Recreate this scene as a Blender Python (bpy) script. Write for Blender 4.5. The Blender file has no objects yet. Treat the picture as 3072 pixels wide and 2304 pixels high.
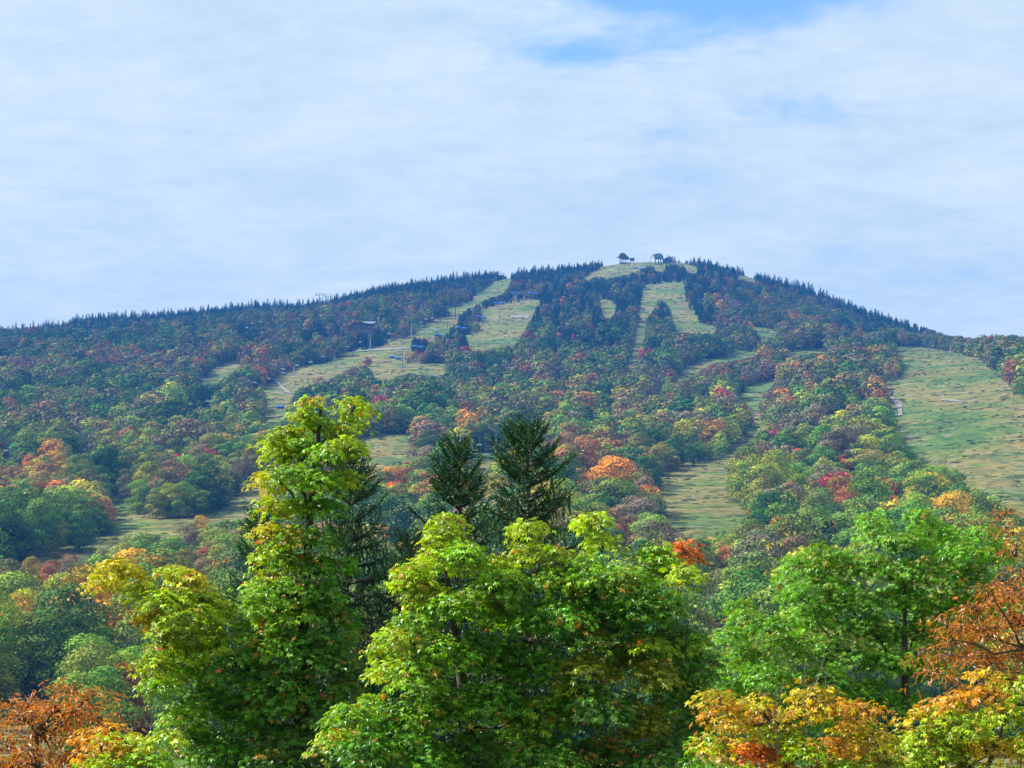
import bpy, math, random
import numpy as np
from mathutils import Vector, Matrix

# ------------------------------------------------------------------ camera, sky, sun, exposure
sc = bpy.context.scene
RES = (1024, 768)
HFOV = math.radians(26.0)
PITCH = math.radians(8.0)
CAM = np.array([0.0, 0.0, 8.0])
FPX = 512 / math.tan(HFOV / 2)
cd = bpy.data.cameras.new('camera')
cd.sensor_width = 36.0
cd.lens = 18.0 / math.tan(HFOV / 2)
cd.clip_start = 0.5
cd.clip_end = 12000
cam = bpy.data.objects.new('camera', cd)
sc.collection.objects.link(cam)
cam.location = CAM
cam.rotation_euler = (math.radians(90) + PITCH, 0, 0)
sc.camera = cam
sc.render.resolution_x, sc.render.resolution_y = RES
sc.view_settings.view_transform = 'Standard'
sc.view_settings.look = 'None'
sc.view_settings.gamma = 1.0
sc.view_settings.exposure = 1.35
sc.view_settings.use_curve_mapping = False

SUN_EL = math.radians(43)
SUN_DIR = Vector((-0.95, 0.12, 0)).normalized()          # horizontal direction towards the sun: left, a little ahead
SUN_V = Vector((SUN_DIR.x * math.cos(SUN_EL), SUN_DIR.y * math.cos(SUN_EL), math.sin(SUN_EL)))
sl = bpy.data.lights.new('sun', 'SUN')
sl.energy = 5.0
sl.angle = math.radians(0.6)
sl.color = (1.0, 0.94, 0.80)
so = bpy.data.objects.new('sun', sl)
sc.collection.objects.link(so)
so.location = (-300, 100, 900)
so.rotation_euler = SUN_V.to_track_quat('Z', 'Y').to_euler()

def build_world():
    w = bpy.data.worlds.new('World')
    sc.world = w
    w.use_nodes = True
    nt = w.node_tree
    nt.nodes.clear()
    N, L = nt.nodes.new, nt.links.new
    out = N('ShaderNodeOutputWorld')
    bg = N('ShaderNodeBackground')
    sky = N('ShaderNodeTexSky')
    sky.sky_type = 'NISHITA'
    sky.sun_disc = False
    sky.sun_elevation = SUN_EL
    sky.sun_rotation = math.atan2(SUN_V.x, SUN_V.y)
    sky.air_density = 1.0
    sky.dust_density = 0.6
    tc = N('ShaderNodeTexCoord')
    # cloud layer: project the view direction on a plane overhead so that the streaks run like real cirrus
    sep = N('ShaderNodeSeparateXYZ'); L(tc.outputs['Generated'], sep.inputs[0])
    den = N('ShaderNodeMath'); den.operation = 'ADD'; den.inputs[1].default_value = 0.16
    L(sep.outputs['Z'], den.inputs[0])
    dx = N('ShaderNodeMath'); dx.operation = 'DIVIDE'; L(sep.outputs['X'], dx.inputs[0]); L(den.outputs[0], dx.inputs[1])
    dy = N('ShaderNodeMath'); dy.operation = 'DIVIDE'; L(sep.outputs['Y'], dy.inputs[0]); L(den.outputs[0], dy.inputs[1])
    cmb = N('ShaderNodeCombineXYZ'); L(dx.outputs[0], cmb.inputs[0]); L(dy.outputs[0], cmb.inputs[1])
    def noise(scale, detail, rough, stretch, off, dist=0.0):
        mp = N('ShaderNodeMapping'); mp.inputs['Scale'].default_value = stretch
        mp.inputs['Location'].default_value = off
        mp.inputs['Rotation'].default_value = (0, 0, math.radians(-14))
        L(cmb.outputs[0], mp.inputs['Vector'])
        n = N('ShaderNodeTexNoise'); n.inputs['Scale'].default_value = scale
        n.inputs['Detail'].default_value = detail; n.inputs['Roughness'].default_value = rough
        n.inputs['Distortion'].default_value = dist
        L(mp.outputs[0], n.inputs['Vector'])
        return n.outputs['Fac']
    n1 = noise(2.6, 7, 0.56, (1.0, 0.8, 1), (3.1, 1.7, 0), 0.5)
    n2 = noise(7.5, 6, 0.6, (0.7, 1.0, 1), (7.3, 4.4, 0), 0.8)
    n3 = noise(24.0, 5, 0.62, (0.8, 1.1, 1), (1.3, 8.4, 0), 0.4)
    def m(op, a, b=None, c=None, clamp=False):
        x = N('ShaderNodeMath'); x.operation = op; x.use_clamp = clamp
        for i, v in enumerate((a, b, c)):
            if v is None: continue
            if isinstance(v, (int, float)): x.inputs[i].default_value = v
            else: L(v, x.inputs[i])
        return x.outputs[0]
    # the clear opening high on the right: direction-space gaussian
    def blob(ax, az, wx, wz):
        gx = m('DIVIDE', m('SUBTRACT', sep.outputs['X'], ax), wx)
        gz = m('DIVIDE', m('SUBTRACT', sep.outputs['Z'], az), wz)
        r = m('ADD', m('MULTIPLY', gx, gx), m('MULTIPLY', gz, gz))
        return m('EXPONENT', m('MULTIPLY', r, -1.0))
    clear = m('ADD', m('ADD', blob(0.090, 0.312, 0.080, 0.020), m('MULTIPLY', blob(0.035, 0.285, 0.07, 0.012), 0.55)),
              m('ADD', m('MULTIPLY', blob(0.120, 0.258, 0.05, 0.010), 0.38), m('MULTIPLY', blob(-0.215, 0.245, 0.03, 0.012), 0.25)))
    cover = m('ADD', m('MULTIPLY', n1, 1.35), m('ADD', m('MULTIPLY', n2, 0.45), m('MULTIPLY', n3, 0.2)))
    cover = m('SUBTRACT', cover, m('MULTIPLY', clear, 0.80))
    cr = N('ShaderNodeMapRange'); cr.interpolation_type = 'SMOOTHSTEP'
    cr.inputs['From Min'].default_value = 0.42; cr.inputs['From Max'].default_value = 0.86
    L(cover, cr.inputs['Value'])
    # cloud brightness varies softly
    cb = N('ShaderNodeMix'); cb.data_type = 'RGBA'
    cb.inputs['A'].default_value = CLOUD_LO; cb.inputs['B'].default_value = CLOUD_HI
    fr = N('ShaderNodeMapRange'); fr.inputs['From Min'].default_value = 0.36; fr.inputs['From Max'].default_value = 0.64
    L(m('ADD', m('MULTIPLY', n1, 0.40), m('ADD', m('MULTIPLY', n2, 0.35), m('MULTIPLY', n3, 0.25))), fr.inputs['Value']); L(fr.outputs[0], cb.inputs['Factor'])
    skys = N('ShaderNodeMix'); skys.data_type = 'RGBA'; skys.blend_type = 'MULTIPLY'; skys.inputs['Factor'].default_value = 1
    L(sky.outputs[0], skys.inputs['A']); skys.inputs['B'].default_value = (0.062, 0.080, 0.098, 1)
    mx = N('ShaderNodeMix'); mx.data_type = 'RGBA'
    L(cr.outputs[0], mx.inputs['Factor']); L(skys.outputs['Result'], mx.inputs['A']); L(cb.outputs['Result'], mx.inputs['B'])
    L(mx.outputs['Result'], bg.inputs['Color'])
    bg.inputs['Strength'].default_value = 1.0
    L(bg.outputs[0], out.inputs[0])
CLOUD_LO = (0.240, 0.305, 0.336, 1)
CLOUD_HI = (0.350, 0.386, 0.388, 1)
build_world()

rng = np.random.default_rng(11)
random.seed(5)

# ------------------------------------------------------------------ pixel <-> world
cP, sP = math.cos(PITCH), math.sin(PITCH)
def ray(u, v):
    """slopes X/Y and Z/Y of the sight line through pixel (u, v) of the 1024 x 768 frame"""
    x = (np.asarray(u, float) - 512) / FPX; t = (384 - np.asarray(v, float)) / FPX
    y = cP - sP * t
    return x / y, (sP + cP * t) / y
def at(u, v, Y):
    a, b = ray(u, v)
    return Vector((float(a) * Y, Y, float(CAM[2] + b * Y)))
def project(P):
    P = np.asarray(P, float); X = P[..., 0]; Y = P[..., 1]; Z = P[..., 2] - CAM[2]
    dep = Y * cP + Z * sP; up = -Y * sP + Z * cP
    return 512 + FPX * X / dep, 384 - FPX * up / dep

# ------------------------------------------------------------------ terrain height
TD = np.array([200, 300, 400, 500, 600, 700, 800, 900, 1000, 1200, 1400, 1600, 1800, 2000, 2200, 2400, 2600, 2800, 3200.])
TU = np.array([-300, 0, 128, 256, 320, 384, 512, 640, 700, 768, 896, 1024, 1324.])
TV = np.array([
 [830,765,705,655,615,575,548,522,500,460,430,405,385,366,352,345,350,375,430],
 [830,765,700,650,610,565,540,510,482,440,410,385,364,348,338,334,345,370,430],
 [830,760,700,650,605,560,528,500,475,438,408,382,358,341,328,320,323,345,400],
 [830,760,700,650,605,560,525,495,470,436,405,378,352,332,319,310,309,330,390],
 [830,760,700,648,602,559,522,492,466,433,402,375,349,329,317,311,309,322,385],
 [830,760,700,645,600,558,520,488,463,430,400,370,342,320,306,296,291,303,370],
 [830,760,700,640,590,550,515,487,463,430,402,372,342,318,298,284,277,284,350],
 [830,760,695,640,590,550,515,487,463,430,403,375,345,318,292,272,261,268,330],
 [830,760,695,640,590,550,515,487,463,428,400,372,345,318,292,273,263,272,330],
 [830,760,695,640,592,552,517,487,460,425,396,370,345,322,302,288,282,292,340],
 [830,760,695,640,592,550,512,480,450,412,383,360,349,345,340,328,323,335,380],
 [830,760,695,640,592,545,500,470,442,400,373,358,352,352,357,368,380,390,410],
 [830,760,695,640,592,550,512,485,462,425,402,392,395,405,415,420,425,430,440]], float)
TA = (TU - 512) / FPX / cP
YG = np.arange(0, 3700, 20.0)
AG = np.linspace(TA[0], TA[-1], 260)
def _build_grid():
    sl_ = np.array([ray(512, TV[i])[1] for i in range(len(TU))])      # z/Y slope per column and distance
    H = sl_ * TD[None, :] + CAM[2]
    cols = np.array([np.interp(YG, np.concatenate([[0, 60, 120], TD]), np.concatenate([[0, 0, -1.5], H[i]])) for i in range(len(TU))])
    k = np.array([1, 2, 3, 4, 3, 2, 1.]); k /= k.sum()
    pad = np.pad(cols, ((0, 0), (3, 3)), mode='edge')
    cols = np.array([np.convolve(r, k, mode='valid') for r in pad])
    G = np.array([np.interp(AG, TA, cols[:, j]) for j in range(len(YG))]).T
    k = np.hanning(17)[1:-1]; k /= k.sum()
    pad = np.pad(G, ((7, 7), (0, 0)), mode='edge')
    return np.array([np.convolve(pad[:, j], k, mode='valid') for j in range(G.shape[1])]).T
HG = _build_grid()
_w = [(rng.uniform(0.004, 0.016) * rng.choice([-1, 1]), rng.uniform(0.004, 0.016), rng.uniform(0, 6.3), rng.uniform(0.5, 1.3)) for _ in range(9)]
def height(X, Y):
    X = np.asarray(X, float); Y = np.asarray(Y, float)
    Yc = np.clip(Y, 0, YG[-1] - 1); a = np.clip(X / np.maximum(Y, 60), AG[0], AG[-1] - 1e-6)
    fi = (a - AG[0]) / (AG[1] - AG[0]); i = np.clip(fi.astype(int), 0, len(AG) - 2); fi = fi - i
    fj = Yc / 20.0; j = np.clip(fj.astype(int), 0, len(YG) - 2); fj = fj - j
    h = (HG[i, j] * (1 - fi) * (1 - fj) + HG[i + 1, j] * fi * (1 - fj) + HG[i, j + 1] * (1 - fi) * fj + HG[i + 1, j + 1] * fi * fj)
    n = sum(am * np.sin(kx * X + ky * Y + ph) for kx, ky, ph, am in _w)
    return h + n * np.clip((Y - 250) / 700, 0, 1) * 0.9
def hit(u, v):
    """distance at which the sight line through a pixel meets the ground"""
    a, b = ray(u, v)
    ys = np.arange(120, 3200, 4.0)
    d = height(a * ys, ys) - (CAM[2] + b * ys)
    w = np.nonzero(d > 0)[0]
    return float(ys[w[0]]) if len(w) else float(ys[np.argmax(d)])

# ------------------------------------------------------------------ open ski runs (outlines in photo pixels / 3072 wide)
def zz(ox, oy, s, pts): return [(ox + x / s, oy + y / s) for x, y in pts]
RUNS = [
 [(1486,845),(1533,833),(1527,855),(1505,880),(1460,893),(1420,915),(1375,938),(1372,950),(1340,928),(1362,922),(1405,912),(1430,890)],
 [(1317,957),(1371,948),(1362,975),(1345,985),(1335,1000),(1310,1000),(1290,1022),(1280,1012),(1240,1008),(1258,990)],
 [(1160,1033),(1235,1008),(1232,1040),(1235,1060),(1222,1075),(1215,1090),(1340,1090),(1335,1120),(1300,1125),(1220,1115),(1170,1135),(1130,1140),(1112,1105),(1085,1092),(1055,1096),(1020,1120),(985,1135),(930,1152),(900,1158),(885,1180),(865,1205),(855,1230),(850,1265),(800,1270),(797,1200),(795,1160),(825,1140),(860,1120),(900,1101),(1005,1083),(1059,1056),(1124,1047)],
 [(1442,931),(1500,912),(1616,902),(1591,953),(1576,982),(1551,1025),(1464,1047),(1417,1050),(1399,1007),(1442,1000),(1442,967),(1450,950)],
 [(597,1142),(640,1110),(700,1086),(722,1080),(715,1100),(690,1120),(650,1145),(610,1152)],
 [(-60,1712),(0,1700),(90,1685),(180,1650),(290,1625),(345,1602),(335,1560),(325,1520),(340,1475),(375,1450),(393,1470),(393,1520),(402,1535),(452,1557),(542,1563),(633,1552),(670,1530),(732,1475),(786,1443),(830,1420),(830,1520),(790,1530),(746,1548),(633,1566),(583,1580),(551,1593),(497,1607),(452,1598),(407,1595),(357,1607),(348,1638),(290,1648),(253,1670),(180,1688),(72,1706),(0,1722),(-60,1735)],
 [(1030,1330),(1060,1322),(1163,1306),(1230,1301),(1240,1362),(1249,1385),(1203,1376),(1170,1395),(1154,1408),(1127,1417),(1090,1426),(1020,1410)],
 [(1411,1376),(1488,1350),(1540,1340),(1510,1375),(1455,1403),(1452,1440),(1457,1512),(1434,1512),(1420,1421)],
 [(1813,794),(1853,789),(1911,787),(1947,782),(1980,785),(1998,787),(1994,808),(1980,812),(1965,808),(1960,790),(1936,798),(1925,805),(1896,816),(1853,827),(1817,834),(1803,827),(1788,827),(1759,839),(1745,839),(1774,823),(1803,805)],
 [(2010,780),(2045,783),(2060,794),(2092,808),(2088,816),(2067,816),(2059,805),(2050,790)],
 [(2215,828),(2244,830),(2269,841),(2265,845),(2215,837)],
 zz(1600,700,2.765,[(950,425),(1100,410),(1240,405),(1250,500),(1270,600),(1310,650),(1360,700),(1370,740),(1480,770),(1530,780),(1480,820),(1200,815),(1180,760),(1160,700),(1140,620),(1100,570),(1050,530),(1020,560),(1000,620),(960,670),(930,700),(930,800),(920,860),(900,950),(870,1050),(850,1130),(820,1150),(760,1100),(830,1000),(850,870),(870,750),(900,600),(910,500)]),
 zz(1600,700,2.765,[(560,545),(620,555),(680,600),(670,660),(630,700),(590,680),(570,620)]),
 zz(1600,700,2.765,[(1170,1225),(1210,1160),(1300,1090),(1500,1040),(1700,985),(1830,985),(1840,1010),(1700,1040),(1500,1070),(1400,1110),(1330,1160),(1260,1215)]),
 zz(1600,700,2.765,[(1820,1270),(1900,1240),(2010,1200),(2010,1240),(1950,1280),(1900,1350),(1850,1400),(1870,1450),(1920,1540),(1930,1570),(1850,1560),(1800,1480),(1750,1400),(1700,1350)]),
 zz(1600,700,2.765,[(1810,770),(1930,790),(2020,820),(1990,860),(1930,860),(1870,830)]),
 [(2262,1270),(2292,1260),(2265,1300),(2228,1345),(2202,1380),(2172,1380),(2212,1335)],
 zz(2300,850,2.865,[(280,580),(510,555),(500,590),(350,600),(200,640),(170,610)]),
 [(2687,1040),(2754,1040),(2844,1052),(2886,1063),(2956,1084),(2967,1101),(2998,1122),(3019,1150),(3040,1185),(3072,1192),(3500,1250),(3500,1700),(3072,1552),(3023,1509),(2969,1475),(2940,1460),(2897,1436),(2872,1402),(2785,1383),(2746,1354),(2722,1334),(2700,1290),(2687,1269),(2670,1199),(2663,1175),(2656,1150),(2712,1129),(2719,1108),(2694,1059)],
 [(2184,1373),(2184,1420),(2170,1460),(2194,1490),(2213,1518),(2242,1538),(2213,1577),(2145,1589),(2097,1603),(2030,1590),(2005,1560),(1990,1500),(1975,1450),(2000,1414),(2073,1402)],
 [(-60,2130),(0,2120),(90,2105),(150,2080),(160,2200),(60,2260),(-60,2280)],
]
MS = 2                                   # mask samples per frame pixel
MU0, MW, MH = -450, 1924 * MS, 768 * MS
def raster(polys, grow=0.0):
    M = np.zeros((MH, MW), bool)
    for poly in polys:
        p = np.array(poly, float) / 3.0
        px = (p[:, 0] - MU0) * MS; py = p[:, 1] * MS
        y0, y1 = max(0, int(py.min()) - 1), min(MH - 1, int(py.max()) + 2)
        x0, x1 = max(0, int(px.min()) - 1), min(MW - 1, int(px.max()) + 2)
        if y1 <= y0 or x1 <= x0: continue
        yy, xx = np.mgrid[y0:y1, x0:x1] + 0.5
        ins = np.zeros(yy.shape, bool)
        j = len(px) - 1
        for i in range(len(px)):
            c = (py[i] > yy) != (py[j] > yy)
            with np.errstate(divide='ignore', invalid='ignore'):
                xc = (px[j] - px[i]) * (yy - py[i]) / (py[j] - py[i] + 1e-12) + px[i]
            ins ^= c & (xx < xc)
            j = i
        M[y0:y1, x0:x1] |= ins
    return M
RUNMASK = raster(RUNS)
def look(M, u, v):
    iu = np.clip(((np.asarray(u) - MU0) * MS).astype(int), 0, MW - 1); iv = np.clip((np.asarray(v) * MS).astype(int), 0, MH - 1)
    return M[iv, iu]

# ------------------------------------------------------------------ mesh and node helpers
def link(o): sc.collection.objects.link(o); return o
def mesh_quads(name, V, F, col=None, mats=(), mat_idx=None, smooth=False, attrs=None):
    me = bpy.data.meshes.new(name)
    V = np.ascontiguousarray(V, np.float32); F = np.ascontiguousarray(F, np.int32)
    n = F.shape[1]
    me.vertices.add(len(V)); me.vertices.foreach_set('co', V.ravel())
    me.loops.add(F.size); me.loops.foreach_set('vertex_index', F.ravel())
    me.polygons.add(len(F))
    me.polygons.foreach_set('loop_start', np.arange(0, F.size, n, dtype=np.int32))
    me.polygons.foreach_set('loop_total', np.full(len(F), n, np.int32))
    for m_ in mats: me.materials.append(m_)
    if mat_idx is not None: me.polygons.foreach_set('material_index', np.ascontiguousarray(mat_idx, np.int32))
    me.polygons.foreach_set('use_smooth', np.full(len(F), smooth, bool))
    if col is not None:
        a = me.attributes.new('leaf_colour', 'FLOAT_COLOR', 'FACE')
        c = np.ones((len(F), 4), np.float32); c[:, :3] = col
        a.data.foreach_set('color', c.ravel())
    if attrs:
        for k, vals in attrs.items():
            a = me.attributes.new(k, 'FLOAT', 'POINT'); a.data.foreach_set('value', np.ascontiguousarray(vals, np.float32))
    me.update(calc_edges=True)
    return me
def tube(pts, radii, sides=6):
    pts = np.asarray(pts, float); n = len(pts)
    T = np.gradient(pts, axis=0); T /= np.linalg.norm(T, axis=1)[:, None] + 1e-9
    ref = np.array([0, 0, 1.0]) if abs(T[:, 2]).mean() < 0.8 else np.array([1.0, 0, 0])
    A = np.cross(T, ref); A /= np.linalg.norm(A, axis=1)[:, None] + 1e-9; B = np.cross(T, A)
    th = np.arange(sides) * 2 * math.pi / sides
    V = (pts[:, None] + np.asarray(radii)[:, None, None] * (A[:, None] * np.cos(th)[None, :, None] + B[:, None] * np.sin(th)[None, :, None])).reshape(-1, 3)
    i = np.arange(n - 1)[:, None] * sides; j = np.arange(sides)[None, :]; j2 = (j + 1) % sides
    F = np.stack([i + j, i + j2, i + sides + j2, i + sides + j], -1).reshape(-1, 4)
    return V, F
def boxvf(c, s, rot=0.0):
    c = np.asarray(c, float); s = np.asarray(s, float) / 2
    v = np.array([[x, y, z] for z in (-1, 1) for y in (-1, 1) for x in (-1, 1)], float) * s
    cr, sr = math.cos(rot), math.sin(rot)
    v = np.stack([v[:, 0] * cr - v[:, 1] * sr, v[:, 0] * sr + v[:, 1] * cr, v[:, 2]], -1) + c
    f = np.array([[0, 2, 3, 1], [4, 5, 7, 6], [0, 1, 5, 4], [2, 6, 7, 3], [0, 4, 6, 2], [1, 3, 7, 5]])
    return v, f
def merge(parts):
    Vs, Fs, o = [], [], 0
    for v, f in parts:
        Vs.append(v); Fs.append(f + o); o += len(v)
    return np.concatenate(Vs), np.concatenate(Fs)
def obj(name, me, parent=None, loc=None):
    o = bpy.data.objects.new(name, me); link(o)
    if parent is not None: o.parent = parent
    if loc is not None: o.location = loc
    return o
def empty(name, loc): 
    o = bpy.data.objects.new(name, None); o.empty_display_size = 0.5; link(o); o.location = loc; return o
def tag(o, label=None, cat=None, group=None, kind=None):
    if label: o['label'] = label
    if cat: o['category'] = cat
    if group: o['group'] = group
    if kind: o['kind'] = kind
    return o

def new_mat(name):
    m_ = bpy.data.materials.new(name); m_.use_nodes = True
    nt = m_.node_tree; nt.nodes.clear()
    return m_, nt
def plain(name, col, rough=0.6, metal=0.0, var=0.25, scale=3.0):
    m_, nt = new_mat(name); N, L = nt.nodes.new, nt.links.new
    out = N('ShaderNodeOutputMaterial'); b = N('ShaderNodeBsdfPrincipled')
    tc = N('ShaderNodeTexCoord'); n = N('ShaderNodeTexNoise'); n.inputs['Scale'].default_value = scale; n.inputs['Detail'].default_value = 5
    L(tc.outputs['Object'], n.inputs['Vector'])
    mr = N('ShaderNodeMapRange'); mr.inputs['To Min'].default_value = 1 - var; mr.inputs['To Max'].default_value = 1 + var
    L(n.outputs['Fac'], mr.inputs['Value'])
    mx = N('ShaderNodeMix'); mx.data_type = 'RGBA'; mx.blend_type = 'MULTIPLY'; mx.inputs['Factor'].default_value = 1
    mx.inputs['A'].default_value = (*col, 1); L(mr.outputs[0], mx.inputs['B'])
    L(mx.outputs['Result'], b.inputs['Base Color']); b.inputs['Roughness'].default_value = rough; b.inputs['Metallic'].default_value = metal
    L(b.outputs[0], out.inputs[0])
    return m_
def leaf_mat(name, trans=0.35, gloss=0.0, instanced=False):
    m_, nt = new_mat(name); N, L = nt.nodes.new, nt.links.new
    out = N('ShaderNodeOutputMaterial')
    a = N('ShaderNodeAttribute'); a.attribute_name = 'leaf_colour'
    col = a.outputs['Color']
    if instanced:
        t = N('ShaderNodeAttribute'); t.attribute_type = 'INSTANCER'; t.attribute_name = 'tint'
        mx = N('ShaderNodeMix'); mx.data_type = 'RGBA'; mx.blend_type = 'MULTIPLY'; mx.inputs['Factor'].default_value = 1
        L(t.outputs['Color'], mx.inputs['A']); L(col, mx.inputs['B']); col = mx.outputs['Result']
    d = N('ShaderNodeBsdfDiffuse'); tr = N('ShaderNodeBsdfTranslucent'); L(col, d.inputs[0])
    # light coming through a leaf is yellower than light coming off it
    g = N('ShaderNodeMix'); g.data_type = 'RGBA'; g.blend_type = 'MULTIPLY'; g.inputs['Factor'].default_value = 1
    g.inputs['B'].default_value = (1.25, 1.25, 0.45, 1) if not instanced else (1.1, 1.1, 0.7, 1)
    L(col, g.inputs['A']); L(g.outputs['Result'], tr.inputs[0])
    ms = N('ShaderNodeMixShader'); ms.inputs[0].default_value = trans
    L(d.outputs[0], ms.inputs[1]); L(tr.outputs[0], ms.inputs[2])
    res = ms.outputs[0]
    if gloss > 0:
        gl = N('ShaderNodeBsdfGlossy'); gl.inputs['Roughness'].default_value = 0.42; gl.inputs[0].default_value = (0.8, 0.9, 1, 1)
        m2 = N('ShaderNodeMixShader'); m2.inputs[0].default_value = gloss
        L(res, m2.inputs[1]); L(gl.outputs[0], m2.inputs[2]); res = m2.outputs[0]
    L(res, out.inputs[0])
    return m_
M_BARK = plain('bark', (0.055, 0.042, 0.032), 0.9, var=0.5, scale=14)
M_BARK_PALE = plain('pale_bark', (0.17, 0.145, 0.12), 0.85, var=0.35, scale=20)
M_BARK_FAR = plain('grey_bark', (0.12, 0.105, 0.09), 0.9, var=0.3, scale=2)
M_LEAF = leaf_mat('maple_leaves', 0.36, 0.03)
M_NEEDLE = leaf_mat('spruce_needles', 0.10, 0.02)
M_FAR = leaf_mat('forest_leaves', 0.10, 0.0, True)
M_FARN = leaf_mat('forest_needles', 0.06, 0.0, True)

# ------------------------------------------------------------------ terrain
def build_terrain():
    xs = np.concatenate([np.arange(-2600, -1300, 40), np.arange(-1300, 1300, 9.0), np.arange(1300, 2601, 40)])
    ys = np.concatenate([np.arange(-120, 200, 16.0), np.arange(200, 2900, 9.0), np.arange(2900, 3601, 50)])
    XX, YY = np.meshgrid(xs, ys)
    Z = height(XX, YY)
    P = np.stack([XX, YY, Z], -1).reshape(-1, 3)
    u, v = project(P + np.array([0, 0, 0.0]))
    front = P[:, 1] > 150
    run = (look(RUNMASK, np.where(front, u, -440), np.where(front, v, 0)) & front).astype(float).reshape(XX.shape)
    run[YY < 330] = 1
    for _ in range(3):                                 # widen so that the cut edge lies under the first trees
        run = np.maximum.reduce([run, np.roll(run, 1, 0) * .8, np.roll(run, -1, 0) * .8, np.roll(run, 1, 1) * .8, np.roll(run, -1, 1) * .8])
    nx, ny = len(xs), len(ys)
    i = np.arange(ny - 1)[:, None] * nx; j = np.arange(nx - 1)[None, :]
    F = np.stack([i + j, i + j + 1, i + nx + j + 1, i + nx + j], -1).reshape(-1, 4)
    m_, nt = new_mat('mountain_ground'); N, L = nt.nodes.new, nt.links.new
    out = N('ShaderNodeOutputMaterial'); b = N('ShaderNodeBsdfPrincipled'); b.inputs['Roughness'].default_value = 0.95
    b.inputs['Specular IOR Level'].default_value = 0.1
    tc = N('ShaderNodeTexCoord')
    def nz(scale, st, det=6, rough=0.6, dist=0.0):
        mp = N('ShaderNodeMapping'); mp.inputs['Scale'].default_value = st; L(tc.outputs['Object'], mp.inputs['Vector'])
        n = N('ShaderNodeTexNoise'); n.inputs['Scale'].default_value = scale; n.inputs['Detail'].default_value = det; n.inputs['Roughness'].default_value = rough
        n.inputs['Distortion'].default_value = dist
        L(mp.outputs[0], n.inputs['Vector']); return n.outputs['Fac']
    def ramp(fac, stops):
        r = N('ShaderNodeValToRGB'); e = r.color_ramp.elements
        while len(e) > 1: e.remove(e[-1])
        e[0].position = stops[0][0]; e[0].color = (*stops[0][1], 1)
        for p, c in stops[1:]:
            x = e.new(p); x.color = (*c, 1)
        L(fac, r.inputs[0]); return r.outputs[0]
    def mixc(f, a, c, mode='MIX'):
        x = N('ShaderNodeMix'); x.data_type = 'RGBA'; x.blend_type = mode
        for s_, v_ in (('Factor', f), ('A', a), ('B', c)):
            if isinstance(v_, (int, float)): x.inputs[s_].default_value = v_
            elif isinstance(v_, tuple): x.inputs[s_].default_value = (*v_, 1)
            else: L(v_, x.inputs[s_])
        return x.outputs['Result']
    big = nz(0.016, (1, 0.7, 1), 5, 0.55)
    mid = nz(0.080, (0.62, 1, 1), 8, 0.78, 1.0)
    fine = nz(0.35, (0.5, 1, 1), 5, 0.7)
    grass = ramp(big, [(0.40, (0.050, 0.098, 0.024)), (0.46, (0.092, 0.118, 0.032)), (0.53, (0.122, 0.112, 0.045)), (0.60, (0.066, 0.104, 0.028))])
    streak = ramp(mid, [(0.37, (0.28, 0.34, 0.32)), (0.44, (0.62, 0.74, 0.58)), (0.49, (1.0, 1.05, 0.90)), (0.54, (1.7, 1.4, 1.3)), (0.58, (1.0, 0.85, 0.95)), (0.63, (0.50, 0.55, 0.55)), (0.68, (1.5, 1.3, 1.2))])
    c = mixc(0.9, grass, streak, 'MULTIPLY')
    spot = ramp(fine, [(0.39, (0.45, 0.55, 0.5)), (0.47, (0.9, 0.95, 0.9)), (0.56, (1.35, 1.25, 1.2))])
    c = mixc(0.9, c, spot, 'MULTIPLY')
    stone = ramp(nz(0.11, (0.6, 1.3, 1), 7, 0.75), [(0.60, (0, 0, 0)), (0.63, (1, 1, 1))])
    c = mixc(stone, c, (0.24, 0.21, 0.19))
    at_ = N('ShaderNodeAttribute'); at_.attribute_name = 'meadow'
    floor_ = ramp(fine, [(0.3, (0.035, 0.04, 0.02)), (0.6, (0.075, 0.065, 0.035))])
    rr = N('ShaderNodeMapRange'); rr.inputs['From Min'].default_value = 0.3; rr.inputs['From Max'].default_value = 0.7
    L(at_.outputs['Fac'], rr.inputs['Value'])
    c = mixc(rr.outputs[0], floor_, c)
    L(c, b.inputs['Base Color'])
    bp = N('ShaderNodeBump'); bp.inputs['Strength'].default_value = 0.5; bp.inputs['Distance'].default_value = 2.2
    L(mid, bp.inputs['Height']); L(bp.outputs[0], b.inputs['Normal'])
    L(b.outputs[0], out.inputs[0])
    me = mesh_quads('mountain_ground', P, F, mats=(m_,), smooth=True, attrs={'meadow': run.ravel()})
    tag(obj('mountain_ground', me), 'grassy mountain slope with open ski runs under the forest', kind='structure')
build_terrain()

# gravel and bare rock streaks draped over the runs
M_GRAVEL = plain('gravel', (0.15, 0.145, 0.135), 0.95, var=0.45, scale=0.7)
def drape(name, poly, label, mat=M_GRAVEL, lift=0.35):
    """poly in photo pixels (3072 wide), a strip given as left/right pairs"""
    V = []
    for (x0, y0), (x1, y1) in poly:
        for t in np.linspace(0, 1, 5):
            u, v = (x0 + (x1 - x0) * t) / 3, (y0 + (y1 - y0) * t) / 3
            Y = hit(u, v); a, b = ray(u, v)
            V.append((float(a) * Y, Y, float(height(a * Y, Y)) + lift))
    n = len(poly)
    F = [[i * 5 + j, i * 5 + j + 1, i * 5 + j + 6, i * 5 + j + 5] for i in range(n - 1) for j in range(4)]
    tag(obj(name, mesh_quads(name, np.array(V), np.array(F), mats=(mat,), smooth=True)), label, kind='structure')
drape('gravel_track', [((2664, 1181), (2667, 1181)), ((2671, 1196), (2680, 1194)), ((2682, 1210), (2704, 1206)), ((2690, 1222), (2708, 1218)), ((2694, 1236), (2706, 1232)), ((2694, 1250), (2709, 1247))], 'pale gravel track at the forest edge of the wide right hand run')
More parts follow.
